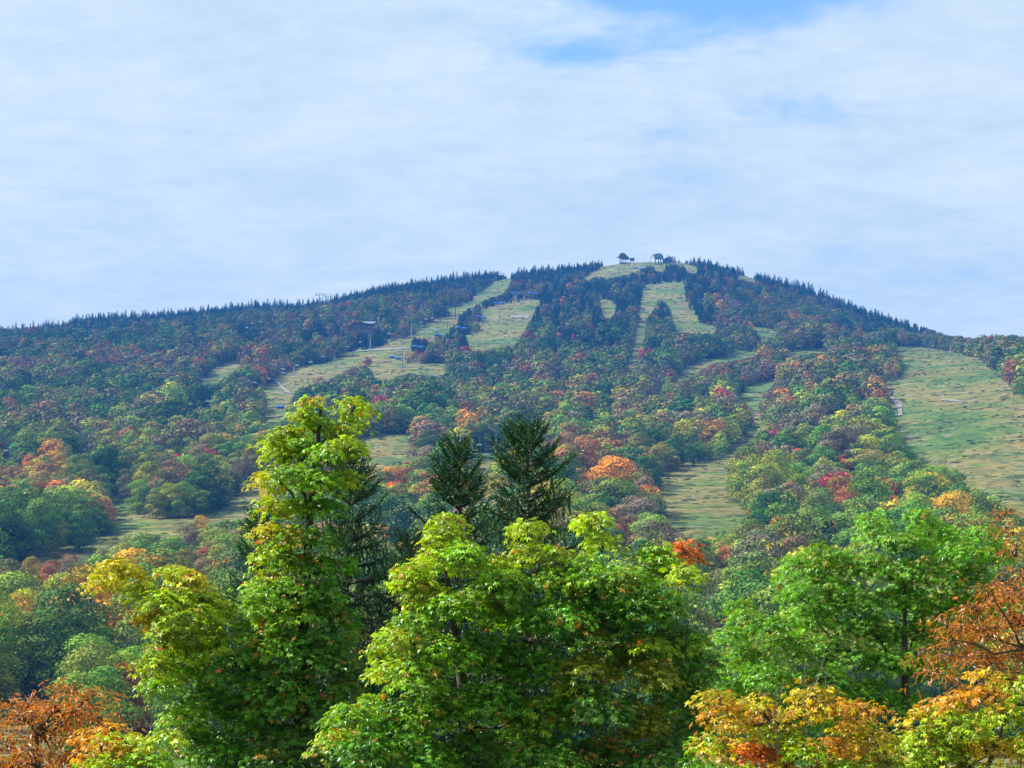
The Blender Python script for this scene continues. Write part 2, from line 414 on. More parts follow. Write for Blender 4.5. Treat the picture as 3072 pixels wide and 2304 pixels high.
drape('gravel_path', [((822, 1143), (826, 1141)), ((832, 1152), (838, 1149)), ((842, 1164), (850, 1161)), ((852, 1174), (862, 1171)), ((862, 1182), (872, 1180))], 'pale worn gravel path on the run behind the tall maple')
drape('gravel_road', [((1058, 1053), (1058, 1057)), ((1100, 1050), (1100, 1054)), ((1150, 1046), (1150, 1051)), ((1200, 1044), (1200, 1048)), ((1230, 1044), (1230, 1047))], 'pale service road crossing the run below the lodge')
drape('bare_ledge', [((1530, 948), (1532, 952)), ((1550, 947), (1550, 955)), ((1570, 946), (1570, 954)), ((1586, 945), (1586, 956))], 'pale bare rock ledge on the upper run near the blue chairs')
drape('sandy_patch', [((2822, 1199), (2822, 1202)), ((2850, 1199), (2850, 1206)), ((2880, 1203), (2880, 1207)), ((2892, 1206), (2892, 1208))], 'pale sandy patch in the middle of the wide right hand run')

# ------------------------------------------------------------------ forest prototypes (one shape per kind, shared mesh data)
def rand_dirs(n, r, up=0.0):
    d = r.normal(size=(n, 3)); d[:, 2] += up
    return d / (np.linalg.norm(d, axis=1)[:, None] + 1e-9)
def cards(P, Nn, size, r, asp=0.7):
    """irregular leaf-clump quads at P facing Nn"""
    n = len(P)
    t = np.cross(Nn, r.normal(size=(n, 3))); t /= np.linalg.norm(t, axis=1)[:, None] + 1e-9
    b = np.cross(Nn, t)
    s = (size * r.uniform(0.55, 1.25, n))[:, None]
    k = r.uniform(0.6, 1.1, (n, 4, 1))
    q = np.stack([-t * 1.0, -b * asp, t * 1.0, b * asp], 1) * k * s[:, None] * 0.62
    V = (P[:, None] + q).reshape(-1, 3)
    V = V + 0
    F = np.arange(n * 4).reshape(-1, 4)
    return V, F
def broadleaf_proto(seed, n, size, W=4.3, H=14.0, base=0.12, irregular=1.0):
    r = np.random.default_rng(seed)
    nl = r.integers(9, 14)
    C, R = [], []
    z0 = H * base
    for k in range(nl):
        t = (k + 0.5) / nl
        z = z0 + (H - z0) * (0.06 + 0.82 * t)
        prof = math.sqrt(max(0.0, 1 - ((t - 0.36) / 0.72) ** 2)) * W
        rad = r.uniform(1.6, 2.7) * (W / 4.3)
        ang = k * 2.4 + r.uniform(-0.5, 0.5)
        d = max(0.0, prof - rad * 0.75) * r.uniform(0.7, 1.12 * irregular)
        C.append((math.cos(ang) * d, math.sin(ang) * d, min(z, H - rad * 0.8))); R.append(rad)
    C = np.array(C); R = np.array(R)
    wgt = R ** 2; wgt /= wgt.sum()
    li = r.choice(nl, n, p=wgt)
    D = rand_dirs(n, r, 0.45)
    P = C[li] + D * (R[li] * r.uniform(0.80, 1.10, n))[:, None] * np.array([1.08, 1.08, 0.82])
    # drop what is buried inside other lobes
    dist = np.min(np.where(np.arange(nl)[None, :] == li[:, None], 9e9, np.linalg.norm(P[:, None] - C[None], axis=2) / R[None]), axis=1)
    keep = dist > 0.72
    P, D, li = P[keep], D[keep], li[keep]
    Nn = D + r.normal(size=D.shape) * 0.30; Nn /= np.linalg.norm(Nn, axis=1)[:, None]
    V, F = cards(P, Nn, size, r)
    lobe = r.uniform(0.74, 1.26, nl)[li]
    lobec = (1 + r.normal(size=(nl, 3)) * np.array([0.22, 0.07, 0.06]))[li]
    col = (lobe * r.uniform(0.72, 1.28, len(P)))[:, None] * lobec
    tv, tf = tube([(0, 0, -1), (0.1, 0, H * 0.25), (-0.1, 0.1, H * 0.55), (0, 0, H * 0.8)], [0.24, 0.19, 0.13, 0.05], 6)
    parts = [(tv, tf)]
    for k in range(nl):
        if k % 2 == 0:
            c = C[k]; parts.append(tube([(0, 0, max(1.0, c[2] - 3.2)), c * np.array([.5, .5, 1]) - np.array([0, 0, 1.0]), c], [0.09, 0.06, 0.02], 4))
    return (V, F, col), merge(parts)
def spruce_proto(seed, n, H=10.0, W=2.0, size=0.5):
    r = np.random.default_rng(seed)
    Vs, cols = [], []
    layers = 13
    P = []; Nn = []; 
    for k in range(layers):
        t = (k + 0.3) / layers
        z = H * (0.06 + 0.92 * t); rad = W * (1 - t) ** 0.85 * r.uniform(0.78, 1.15) + 0.08
        m_ = max(6, int(n / layers * (1.25 - t)))
        ang = r.uniform(0, 6.283, m_); nb = r.integers(5, 8)
        ph = r.uniform(0, 6.28)
        lob = 0.80 + 0.25 * np.cos(nb * ang + ph)
        q = r.uniform(0.15, 1, m_) ** 0.55
        rr_ = rad * q * lob
        P.append(np.stack([np.cos(ang) * rr_, np.sin(ang) * rr_, z - 0.36 * rr_ + r.normal(0, 0.06, m_)], -1))
        nn = np.stack([np.cos(ang) * 0.75, np.sin(ang) * 0.75, np.full(m_, 0.8)], -1) + r.normal(size=(m_, 3)) * 0.3
        Nn.append(nn)
    P = np.concatenate(P); Nn = np.concatenate(Nn); Nn /= np.linalg.norm(Nn, axis=1)[:, None]
    V, F = cards(P, Nn, size, r, 0.6)
    # leader
    tip = np.array([[0, 0, H * 1.03], [0.13, 0, H * 0.9], [0, 0.13, H * 0.86], [-0.13, 0, H * 0.9]])
    F = np.concatenate([F, [[len(V), len(V) + 1, len(V) + 2, len(V) + 3]]]); V = np.concatenate([V, tip])
    tip2 = tip[:, [1, 0, 2]]; F = np.concatenate([F, [[len(V), len(V) + 1, len(V) + 2, len(V) + 3]]]); V = np.concatenate([V, tip2])
    col = np.repeat(r.uniform(0.7, 1.3, len(F))[:, None], 3, 1)
    tr = tube([(0, 0, -1), (0, 0, H * 0.5), (0, 0, H * 0.97)], [0.16, 0.10, 0.02], 5)
    return (V, F, col), tr
def joined(name, proto, leafm):
    (V, F, col), (tv, tf) = proto
    V2 = np.concatenate([V, tv]); F2 = np.concatenate([F, tf + len(V)])
    c2 = np.concatenate([col, np.ones((len(tf), 3))])
    mi = np.concatenate([np.zeros(len(F)), np.ones(len(tf))])
    return mesh_quads(name, V2, F2, c2, (leafm, M_BARK_FAR), mi)

# ------------------------------------------------------------------ what stands where in the forest
UMIN, UMAX = -190, 1214
SP_POLY = [  # conifer stands, photo pixels
 [(880,870),(1250,800),(1800,745),(1830,800),(1740,830),(1600,880),(1520,850),(1300,900),(1150,900),(930,930)],
 [(1640,850),(1750,835),(1900,800),(1945,800),(1950,850),(1930,880),(1900,960),(1880,1020),(1790,1030),(1760,960),(1700,1000),(1590,990),(1595,930)],
 [(1960,790),(2060,800),(2065,850),(1960,850)], [(2050,740),(2200,780),(2240,850),(2180,900),(2150,980),(2090,960),(2060,900),(2055,830),(2100,800)],
 [(2190,770),(2400,850),(2600,930),(2790,1000),(2780,1030),(2560,960),(2400,900),(2250,850)],
 [(1925,880),(2020,880),(2030,960),(2000,980),(1925,950)],
 [(1232,990),(1290,1000),(1290,1070),(1232,1060)], [(1330,1000),(1400,990),(1410,1070),(1330,1075)], [(1372,920),(1412,920),(1412,1000),(1372,1000)],
 [(190,945),(360,940),(380,1000),(220,1050)], [(570,960),(596,960),(596,1060),(570,1060)], [(690,980),(810,980),(800,1060),(700,1060)],
 [(1405,880),(1600,870),(1560,905),(1420,940)], [(2500,970),(2660,970),(2680,1030),(2640,1045),(2500,1045)], [(1640,1000),(1860,1000),(1880,1060),(1700,1080)],
 [(2860,1000),(2900,990),(2900,1040),(2860,1040)], [(900,980),(1180,1000),(1180,1045),(900,1050)], [(3035,1010),(3080,1010),(3080,1060),(3035,1060)],
]
SPMASK = raster(SP_POLY)
PAL = {  # leaf colours of whole trees
 'dark green':   (0.042, 0.092, 0.022), 'green': (0.085, 0.162, 0.026), 'light green': (0.150, 0.235, 0.030), 'olive green': (0.140, 0.170, 0.034),
 'yellow green': (0.250, 0.280, 0.026), 'golden orange': (0.38, 0.215, 0.030), 'orange': (0.42, 0.160, 0.034), 'rusty brown': (0.220, 0.115, 0.040),
 'rust red': (0.30, 0.088, 0.046), 'crimson': (0.30, 0.038, 0.060), 'mauve brown': (0.135, 0.112, 0.060), 'grey brown': (0.140, 0.125, 0.080), 'scarlet': (0.60, 0.050, 0.03)}
PALK = list(PAL)
SPECIAL = [  # single coloured trees one can pick out: photo x, y of the crown centre, size factor, colour
 (1103,1083,0.75,'crimson'),(955,1148,0.9,'rust red'),(1925,1065,0.9,'crimson'),(1950,1055,0.7,'crimson'),(2100,1020,0.8,'rust red'),(1760,1468,1.0,'rust red'),(1745,1478,0.8,'rust red'),
 (2080,1220,0.55,'scarlet'),(2118,1208,0.5,'crimson'),(2320,1322,0.9,'crimson'),(2675,1480,1.0,'rust red'),(2540,1525,1.0,'rust red'),(2340,1605,0.9,'orange'),
 (2200,1690,0.9,'rust red'),(2190,1700,0.9,'rust red'),(2160,1790,1.0,'mauve brown'),(2120,1800,0.9,'mauve brown'),(2385,1375,0.8,'rust red'),(2450,1378,0.7,'orange'),(2525,1390,0.8,'orange'),(2560,1378,0.7,'golden orange'),
 (1180,1435,1.0,'golden orange'),(1215,1445,1.0,'rust red'),(1120,1445,0.9,'golden orange'),(1145,1620,0.8,'orange'),(1210,1655,0.6,'golden orange'),(640,1675,0.85,'crimson'),(600,1730,0.9,'mauve brown'),
 (570,1620,0.9,'mauve brown'),(600,1580,0.7,'golden orange'),(150,1780,0.75,'rust red'),(150,1730,0.8,'rust red'),(95,1720,0.8,'golden orange'),(380,1900,0.8,'rusty brown'),(390,2080,0.8,'rust red'),(480,2040,0.9,'mauve brown'),(205,1710,0.8,'mauve brown'),
 (70,1385,0.9,'mauve brown'),(285,1325,0.45,'orange'),(90,1400,1.0,'orange'),(180,1395,1.0,'golden orange'),(210,1430,0.9,'golden orange'),(700,1385,0.7,'orange'),(500,1340,0.5,'orange'),(720,1300,0.9,'golden orange'),(420,1425,0.9,'mauve brown'),(480,1425,0.8,'rusty brown'),
 (1450,1215,0.8,'orange'),(1370,1190,0.9,'rusty brown'),(1120,1200,0.8,'orange'),(1500,1130,0.5,'rusty brown'),(1450,1100,0.5,'scarlet'),(1510,1110,0.6,'crimson'),(1600,1262,0.5,'scarlet'),
 (1720,1010,0.6,'crimson'),(1775,985,0.7,'rust red'),(1675,1010,0.8,'orange'),(1325,1038,0.6,'rust red'),(1345,1025,0.5,'orange'),(1225,1070,0.7,'orange'),(1250,1060,0.6,'rust red'),(1310,1000,0.4,'rust red'),
 (2940,1055,0.8,'golden orange'),(2895,1035,0.9,'crimson'),(2640,1115,0.7,'golden orange'),(2590,1190,0.8,'rust red'),(2630,1330,0.7,'mauve brown'),
 (1840,1188,0.7,'rust red'),(1320,1310,0.9,'mauve brown'),(1340,1305,0.8,'grey brown'),(1865,1420,1.0,'grey brown'),(1900,1430,1.0,'mauve brown'),(1850,1560,0.9,'orange'),(1890,1600,0.9,'rusty brown'),(1790,1420,0.9,'golden orange'),(1740,1440,0.9,'golden orange'),(1660,1350,0.8,'orange'),(2150,1880,1.0,'mauve brown'),
 (760,1085,0.6,'crimson'),(2010,1190,0.6,'rust red'),(1390,1260,1.0,'golden orange'),(1440,1245,0.9,'golden orange'),(1360,1250,1.1,'light green'),(1330,1280,1.1,'green'),(1420,1220,1.1,'light green'),
 (420,1485,1.0,'green'),(380,1450,1.0,'mauve brown'),(240,1590,1.0,'dark green'),(330,1250,0.9,'green'),(480,1190,1.0,'dark green'),(440,1170,1.0,'green'),(2270,1530,0.7,'light green'),(2420,1500,0.9,'yellow green'),(2430,1430,0.8,'light green'),
]
def plan_forest():
    rr = np.random.default_rng(3)
    out = []
    # keep sight of towers, chairs and buildings: (u0, v0, u1, v1, distance of what must be seen)
    Y = 300.0
    pts = []
    while Y < 2950:
        sp = 11.2 if Y < 900 else (10.2 if Y < 1500 else 7.4)
        a0, a1 = (UMIN - 512) / FPX, (UMAX - 512) / FPX
        xs = np.arange(a0 * Y, a1 * Y, sp)
        x = xs + rr.uniform(-.42, .42, len(xs)) * sp; y = Y + rr.uniform(-.42, .42, len(xs)) * sp
        pts.append(np.stack([x, y], -1)); Y += sp
    P = np.concatenate(pts)
    base_n = len(P); E_ = P + rr.uniform(-3.5, 3.5, P.shape); uu_, vv_ = project(np.stack([E_[:, 0], E_[:, 1], height(E_[:, 0], E_[:, 1])], -1)); P = np.concatenate([P, E_[look(SPMASK, uu_, vv_ - 2)]]); young = np.zeros(len(P), bool)
    I_ = P[:base_n][P[:base_n, 1] < 1700] + rr.uniform(3.0, 6.5, (int((P[:base_n, 1] < 1700).sum()), 2)); P = np.concatenate([P, I_]); young = np.concatenate([young, np.ones(len(I_), bool)]); z = height(P[:, 0], P[:, 1])
    # drop ground far behind the crest
    a = P[:, 0] / P[:, 1]
    u, v = project(np.stack([P[:, 0], P[:, 1], z], -1))
    # crest test: the ground seen from the eye plus 18 m must clear the horizon line in front of it
    el = (z + 14 - CAM[2]) / P[:, 1]
    ai = np.clip(((a - a.min()) / (a.max() - a.min()) * 400).astype(int), 0, 400)
    ysamp = np.arange(300, 3000, 15.0); ag = np.linspace(a.min(), a.max(), 401)
    E = (height(ag[:, None] * ysamp[None], np.broadcast_to(ysamp, (401, len(ysamp)))) - CAM[2]) / ysamp
    Emax = np.maximum.accumulate(E, axis=1)
    yi = np.clip(((P[:, 1] - 300) / 15).astype(int), 0, len(ysamp) - 1)
    keep = el > Emax[ai, yi] - 0.002
    young = young[keep]
    P, z, u, v, a, ai = P[keep], z[keep], u[keep], v[keep], a[keep], ai[keep]
    crest_v = 384 - 0 * u
    ground_top = Emax[ai, -1]
    vtop = 384 - FPX * np.tan(np.arctan(ground_top) - PITCH)
    n = len(P)
    rnd = rr.random((n, 8))
    below = v - vtop                                   # pixels under the skyline
    f = np.clip(P[:, 1] / 2400, 0, 1.1)
    # smooth random fields
    def field(scale, k):
        q = np.random.default_rng(100 + k); s_ = 0
        for _ in range(10):
            th = q.uniform(0, 6.28); w_ = scale * q.uniform(0.6, 1.7)
            s_ = s_ + np.sin((P[:, 0] * math.cos(th) + P[:, 1] * math.sin(th)) * w_ + q.uniform(0, 6.28))
        return s_ / 3.2
    fa, fb, fc = field(0.012, 1), field(0.02, 2), field(0.03, 3)
    relief = 1 + 0.16 * np.clip(field(0.055, 7), -1.3, 1.3) + 0.10 * np.clip(field(0.10, 8), -1.3, 1.3)
    # conifers
    ins = look(SPMASK, u, v - 2)
    psp = np.where(ins, 0.93, np.clip((P[:, 1] - 1250) / 1400, 0, 1) * 0.28 + 0.12 * (fb > 0.8) * (P[:, 1] > 1000))
    psp = np.where((below < 9) & (u < 925), 0.78, psp)
    psp = np.where((u > 925) & (below < 14), 0.12, psp)
    spruce = rnd[:, 0] < psp
    # sizes
    Hb = np.interp(P[:, 1], [300, 800, 1500, 2500], [17.0, 17.0, 13.5, 8.5]) * (0.62 + 0.62 * rnd[:, 1] + 0.08 * fc)
    Hs = np.interp(P[:, 1], [300, 1200, 1600, 2500], [14, 13.5, 10.5, 6.4]) * (0.55 + 0.70 * rnd[:, 1] ** 1.4)
    Hs = np.where((below < 8), (3.4 + 8.5 * rnd[:, 1] ** 3) * (1 + 0.3 * fc), Hs)
    Hb = np.where((below < 9) & (u < 925), Hb * 0.6, Hb)
    Hb = Hb * np.where(below > 12, relief, 1) * np.where(young, 0.72, 1)
    H = np.where(spruce, Hs, Hb)
    W = np.where(spruce, H * 0.24, H * 0.36)
    # keep the runs open: no crown may cover their visible ground; where a tall tree would, try a smaller one
    pxm = FPX / P[:, 1]
    def blocks(H, W):
        bad = np.zeros(n, bool)
        for hh in (0.02, 0.25, 0.5, 0.75, 0.93):
            wv = 0.75 if hh < 0.8 else 0.35
            if hh == 0.02: wv = 0.5
            for s_ in (-1, 0, 1):
                bad |= look(RUNMASK, u + s_ * W * wv * pxm, v - hh * H * pxm)
        for (x0, y0, x1, y1, Yo) in CLEAR:
            top = v - H * pxm; half = W * 0.8 * pxm
            bad |= (P[:, 1] < Yo + 3) & (u + half > x0) & (u - half < x1) & (top < y1) & (v > y0)
            bad |= (np.abs(P[:, 1] - Yo) < 5) & (np.abs(u - (x0 + x1) / 2) < (x1 - x0) / 2 + half * 0.5)
        return bad
    bad = blocks(H, W)
    for q_ in (0.68, 0.45, 0.28):
        H2, W2 = H * q_, W * q_
        fix = bad & ~blocks(H2, W2)
        H = np.where(fix, H2, H); W = np.where(fix, W2, W); bad &= ~fix
    ok = ~bad
    # colours
    q = 0.75 * field(0.065, 11) + 0.55 * field(0.13, 12) + 1.7 * rnd[:, 3]; q = (np.argsort(np.argsort(q)) + 0.5) / n; low = np.clip((1500 - P[:, 1]) / 1000, 0, 1)
    k = np.full(n, 0)
    def table(w):
        c = np.cumsum(w, axis=1); c /= c[:, -1:]
        return (q[:, None] > c).sum(1)
    one = np.ones(n)
    warm = np.clip(0.40 + 0.55 * fa, 0.04, 1.1)
    far = 1 - low
    right = np.clip((u - 560) / 200, 0, 1)
    w = np.stack([
        one * 1.6 * (1.3 - 0.6 * right), one * (0.7 + 1.7 * low) * (1.4 - warm), (0.15 + 1.5 * low) * (1.3 - warm), one * 2.3, 
        (0.2 + 1.3 * low) * (0.5 + 0.8 * right), warm * (0.30 + 0.25 * right) , warm * 0.10, warm * (0.28 + 0.65 * far), 
        warm * 0.06 * (0.4 + far), one * 0.01 + 0.02 * far, (0.12 + 0.8 * far) * warm, 0.35 + 1.0 * far, one * 0.001], 1)
    k = np.clip(table(w), 0, len(PALK) - 1)
    rec = dict(x=P[ok, 0], y=P[ok, 1], z=z[ok], sp=spruce[ok], H=H[ok], k=k[ok], r=rnd[ok], u=u[ok], v=v[ok])
    # the single coloured trees
    X, Yy, Zz, HH, KK = [], [], [], [], []
    for (fx, fy, s_, c) in SPECIAL:
        uu, vv = fx / 3, fy / 3
        Y0 = hit(uu, vv + 8)
        for _ in range(3):
            Ht = np.interp(Y0, [300, 800, 1500, 2500], [13.5, 13.0, 11.0, 7.5]) * s_ * 1.05
            Y0 = hit(uu, vv + 0.55 * Ht * FPX / Y0)
        a_, b_ = ray(uu, vv)
        X.append(float(a_) * Y0); Yy.append(Y0); Zz.append(float(height(a_ * Y0, Y0))); HH.append(Ht); KK.append(PALK.index(c))
    X, Yy, Zz, HH, KK = map(np.array, (X, Yy, Zz, HH, KK))
    # ordinary trees make room for them, and trees just in front that would hide them go
    su, sv = project(np.stack([X, Yy, Zz], -1))
    keep = np.ones(len(rec['x']), bool)
    for i in range(len(X)):
        d = np.hypot(rec['x'] - X[i], rec['y'] - Yy[i])
        keep &= d > 4.2
        pm = FPX / Yy[i]; ct = sv[i] - 0.55 * HH[i] * pm
        keep &= ~((rec['y'] < Yy[i]) & (rec['y'] > Yy[i] * 0.55) & (np.abs(rec['u'] - su[i]) < 3.2 * FPX / rec['y'] ) & (rec['v'] - rec['H'] * FPX / rec['y'] < ct) & (rec['v'] > ct))
    for kk in rec: rec[kk] = rec[kk][keep]
    ns = len(X); r2 = rr.random((ns, 8))
    for kk, vv_ in dict(x=X, y=Yy, z=Zz, sp=np.zeros(ns, bool), H=HH, k=KK, r=r2, u=su, v=sv).items():
        rec[kk] = np.concatenate([rec[kk], vv_])
    rec['special'] = np.concatenate([np.zeros(len(rec['x']) - ns, bool), np.ones(ns, bool)])
    return rec

# ------------------------------------------------------------------ lifts, terminals, lodge
M_STEEL = plain('galvanised_steel', (0.19, 0.21, 0.23), 0.6, 0.3, 0.15)
M_DARKST = plain('dark_steel', (0.06, 0.065, 0.075), 0.6, 0.2, 0.2)
M_WHITE = plain('white_paint', (0.72, 0.73, 0.75), 0.5, 0, 0.1)
M_BLUE = plain('blue_bubble', (0.025, 0.12, 0.45), 0.35, 0, 0.1)
M_CONC = plain('concrete', (0.40, 0.39, 0.37), 0.9, 0, 0.2)
M_RED = plain('dark_red_boards', (0.16, 0.05, 0.05), 0.8, 0, 0.2)
M_ROOF = plain('pale_metal_roof', (0.18, 0.225, 0.27), 0.4, 0.3, 0.1)
M_WOOD = plain('brown_timber', (0.13, 0.105, 0.085), 0.85, 0, 0.35)
M_GLASS = plain('window_glass', (0.04, 0.06, 0.09), 0.15, 0.2, 0.1)
CLEAR = []

def tower_parts(Ht, arm=5.6, steel=None, kind='single'):
    steel = steel or M_STEEL
    P = []
    v, f = tube([(0, 0, -0.6), (0, 0, Ht * 0.5), (0, 0, Ht)], [0.62, 0.5, 0.36], 10); P.append(('mast', mesh_quads('mast', v, f, mats=(steel,), smooth=True)))
    P.append(('foundation', mesh_quads('foundation', *boxvf((0, 0, 0.1), (1.8, 1.8, 0.9)), mats=(M_CONC,))))
    bits = [boxvf((0, 0, Ht + 0.15), (arm, 0.5, 0.42))]
    if kind == 'frame':       # lifting frame over the crossarm
        bits += [boxvf((-arm * .42, 0, Ht + 1.2), (0.3, 0.3, 1.7)), boxvf((arm * .42, 0, Ht + 1.2), (0.3, 0.3, 1.7)), boxvf((0, 0, Ht + 2.12), (arm * 1.05, 0.34, 0.3))]
    P.append(('crossarm', mesh_quads('crossarm', *merge(bits), mats=(steel,))))
    for s_ in (-1, 1):
        bits = [boxvf((s_ * arm / 2, 0, Ht - 0.12), (0.28, 4.4, 0.2))]
        for k in range(6):
            bits.append(tube([(s_ * arm / 2 - 0.12, -1.9 + k * .76, Ht - .32), (s_ * arm / 2 + 0.12, -1.9 + k * .76, Ht - .32)], [0.24, 0.24], 8))
        P.append(('sheave_train', mesh_quads('sheave_train', *merge(bits), mats=(M_DARKST,))))
    return P
def chair_parts(blue, s=1.0, col=None):
    W = 3.3 * s if blue else 2.5 * s
    P = []
    hv = [tube([(0, 0, 0), (0.25, 0, -0.8), (0.25, 0, -2.6), (0, 0, -2.9)], [0.06, 0.07, 0.07, 0.07], 6), boxvf((0, 0, -2.9), (W, 0.14, 0.14)), boxvf((0, 0, 0), (0.3, 0.6, 0.3)),
          boxvf((-W / 2, 0.0, -3.5), (0.09, 0.09, 1.3)), boxvf((W / 2, 0.0, -3.5), (0.09, 0.09, 1.3))]
    P.append(('hanger', mesh_quads('hanger', *merge(hv), mats=(M_STEEL,))))
    P.append(('seat', mesh_quads('seat', *merge([boxvf((0, -0.25, -4.15), (W, 0.75, 0.2)), boxvf((0, -0.55, -4.75), (W * .8, 0.12, 0.1))]), mats=(M_DARKST if blue else M_STEEL,))))
    P.append(('backrest', mesh_quads('backrest', *boxvf((0, 0.14, -3.72), (W, 0.16, 0.75)), mats=(M_WHITE if not blue else M_DARKST,))))
    if blue:   # curved weather bubble
        th = np.linspace(math.radians(-20), math.radians(115), 9); xs = np.linspace(-W / 2 - .15, W / 2 + .15, 9)
        V = np.array([(x, -math.cos(t) * 1.05 * (1 - 0.25 * abs(x / (W / 2)) ** 3) - 0.1, -3.45 + math.sin(t) * 1.15 * (1 - 0.22 * abs(x / (W / 2)) ** 3)) for x in xs for t in th])
        n = len(th); F = np.array([[i * n + j, i * n + j + 1, i * n + n + j + 1, i * n + n + j] for i in range(8) for j in range(8)])
        P.append(('bubble', mesh_quads('bubble', V, F, mats=(M_BLUE,), smooth=True)))
    return P
PCACHE = {}
def assemble(name, key, maker, loc, label, cat, group, rz=0.0):
    if key not in PCACHE: PCACHE[key] = maker()
    r = empty(name, loc); r.rotation_euler = (0, 0, rz)
    tag(r, label, cat, group)
    for pn, me in PCACHE[key]: obj(pn, me, r)
    return r
def ground_at(fx, fy):
    u, v = fx / 3, fy / 3; Y = hit(u, v); a, _ = ray(u, v); return Vector((float(a) * Y, Y, float(height(a * Y, Y))))
ROPE = {}
def tower(fx, f_top, f_base, label, lift, kind='single', steel=None, arm=5.6, clear=True):
    """mast from its foot pixel row to its top pixel row"""
    g = ground_at(fx, f_base)
    Ht = max(7.0, round((f_base - f_top) / 3 / FPX * g.y))
    assemble('lift_tower', ('t', Ht, kind, steel.name if steel else '', arm), lambda: tower_parts(Ht, arm, steel, kind), g, label, 'lift tower', 'towers of the chairlifts')
    ROPE.setdefault(lift, []).append((g.x, g.y, g.z + Ht, arm))
    if clear:
        u = fx / 3; CLEAR.append((u - 2.2, f_top / 3 - 1.5, u + 2.2, f_base / 3, g.y))
def chair(fx, fy, blue, label, lift, s=1.0, clear=True, side=0):
    """fx, fy: photo pixel of the seat; it hangs about nine metres over the slope behind that pixel"""
    u, v = fx / 3, fy / 3
    Y = hit(u, v + 4)
    for _ in range(4): Y = 0.5 * Y + 0.5 * hit(u, v + 5.0 * FPX / Y)
    p = at(u, v, Y); p.z += 3.7 * s
    assemble('bubble_chair' if blue else 'lift_chair', ('c', blue, s), lambda: chair_parts(blue, s), p, label, 'lift chair', 'blue bubble chairs' if blue else 'pale chairlift chairs', random.uniform(-.2, .2))
    if clear: CLEAR.append((u - 3.0, v - 3, u + 3.0, v + 2.4, Y))
    ROPE.setdefault(lift + '_chairs', []).append((p.x, p.y, p.z))

# express lift with the blue bubbles, from the summit down to the run behind the maple
for fx, fy, lb in [
  (841,1230,'blue bubble chair low over the run just left of the tall maple top'),
  (1176,1078,'left blue bubble chair of the pair over the open run below the lodge'),
  (1195,1082,'right blue bubble chair of the pair over the open run below the lodge'),
  (1245,1046,'left blue bubble chair against the dark island of trees on the run'),
  (1264,1048,'right blue bubble chair against the dark island of trees on the run'),
  (1312,1011,'lone blue bubble chair above the red tree of the tree island'),
  (1375,988,'left blue bubble chair above the spruce tops of the tree island'),
  (1394,991,'right blue bubble chair above the spruce tops of the tree island'),
  (1433,955,'left blue bubble chair at the lower left edge of the upper run'),
  (1450,959,'right blue bubble chair at the lower left edge of the upper run'),
  (1488,915,'blue bubble chair left of the crossarm tower on the upper run'),
  (1508,915,'blue bubble chair right of the crossarm tower on the upper run'),
  (1541,885,'leftmost blue bubble chair at the head of the upper run'),
  (1559,886,'second blue bubble chair from the left at the head of the upper run'),
  (1591,885,'third blue bubble chair from the left at the head of the upper run'),
  (1609,886,'rightmost blue bubble chair at the head of the upper run'),
  (1908,808,'left blue bubble chair on the grass just below the summit terminals'),
  (1924,811,'right blue bubble chair on the grass just below the summit terminals')]:
    chair(fx, fy, True, lb, 'express', 1.35)
tower(1206, 1052, 1103, 'pale lift tower standing on the open run right of two blue chairs', 'express', arm=6.5)
tower(1499, 903, 955, 'pale lift tower with wide crossarm on the stony upper run', 'express', arm=7.5, kind='frame')
tower(1549, 874, 909, 'left pale lift tower of two at the head of the upper run', 'express', arm=6.5)
tower(1573, 876, 905, 'right pale lift tower of two at the head of the upper run', 'express', arm=6.5)
tower(1341, 974, 992, 'pale lift tower top behind the small spruces of the tree island', 'express')
tower(1366, 916, 958, 'dark lift tower on the grassy strip left of the spruces', 'upper', steel=M_DARKST, arm=3.2)
tower(1215, 918, 948, 'tall pale tower above the orange trees right of the lodge', 'upper', arm=1.6)
tower(1264, 914, 932, 'short pale tower at the wood above the blue chair run', 'upper', arm=1.6)
tower(1137, 957, 972, 'small pale tower just right of the lodge roof', 'upper', arm=1.6)
# older lift with the pale chairs along the lower edge of the lodge wood
for fx, fy, lb in [
  (623,1206,'pale chair hanging over dark woods left of the maple top'),
  (572,1214,'pale chair low among trees farthest left of the pale chair line'),
  (764,1150,'pale chair at the dark wood edge beside the worn gravel path'),
  (807,1138,'pale chair just above the worn gravel path'),
  (850,1121,'lower pale chair of two left of the tower by the lower run'),
  (849,1109,'upper pale chair of two left of the tower by the lower run'),
  (891,1098,'pale chair just right of the tower by the lower run'),
  (932,1088,'pale chair over the wood edge left of the crimson tree'),
  (970,1071,'pale chair left of the lamp like tower at the wood edge'),
  (1043,1042,'pale chair over the wood edge below the lodge, left side'),
  (1081,1028,'pale chair directly below the lodge'),
  (1166,1003,'pale chair right of the lodge in front of orange trees'),
  (1263,968,'pale chair left of the grassy strip, lowest of three'),
  (1278,959,'pale chair left of the grassy strip, middle of three'),
  (1296,956,'pale chair left of the grassy strip, topmost of three'),
  (782,967,'pale chair high under the left ridge, rightmost of three'),
  (757,971,'pale chair high under the left ridge, middle of three'),
  (740,985,'pale chair high under the left ridge, lowest of three'),
  (17,1355,'pale chair at the far left edge beside a lift tower')]:
    chair(fx, fy, False, lb, 'old' if fy > 990 or fx > 900 else 'far', 1.15)
tower(882, 1089, 1127, 'grey lift tower at the wood edge above the lower run', 'old', arm=4.4)
tower(1004, 1053, 1080, 'grey lift tower at the wood edge left of the service road', 'old', arm=4.0)
tower(1111, 1001, 1047, 'tall grey lift tower in front of the lodge', 'old', arm=4.4)
tower(1235, 961, 1008, 'grey lift tower among orange trees right of the lodge', 'old', arm=4.4)
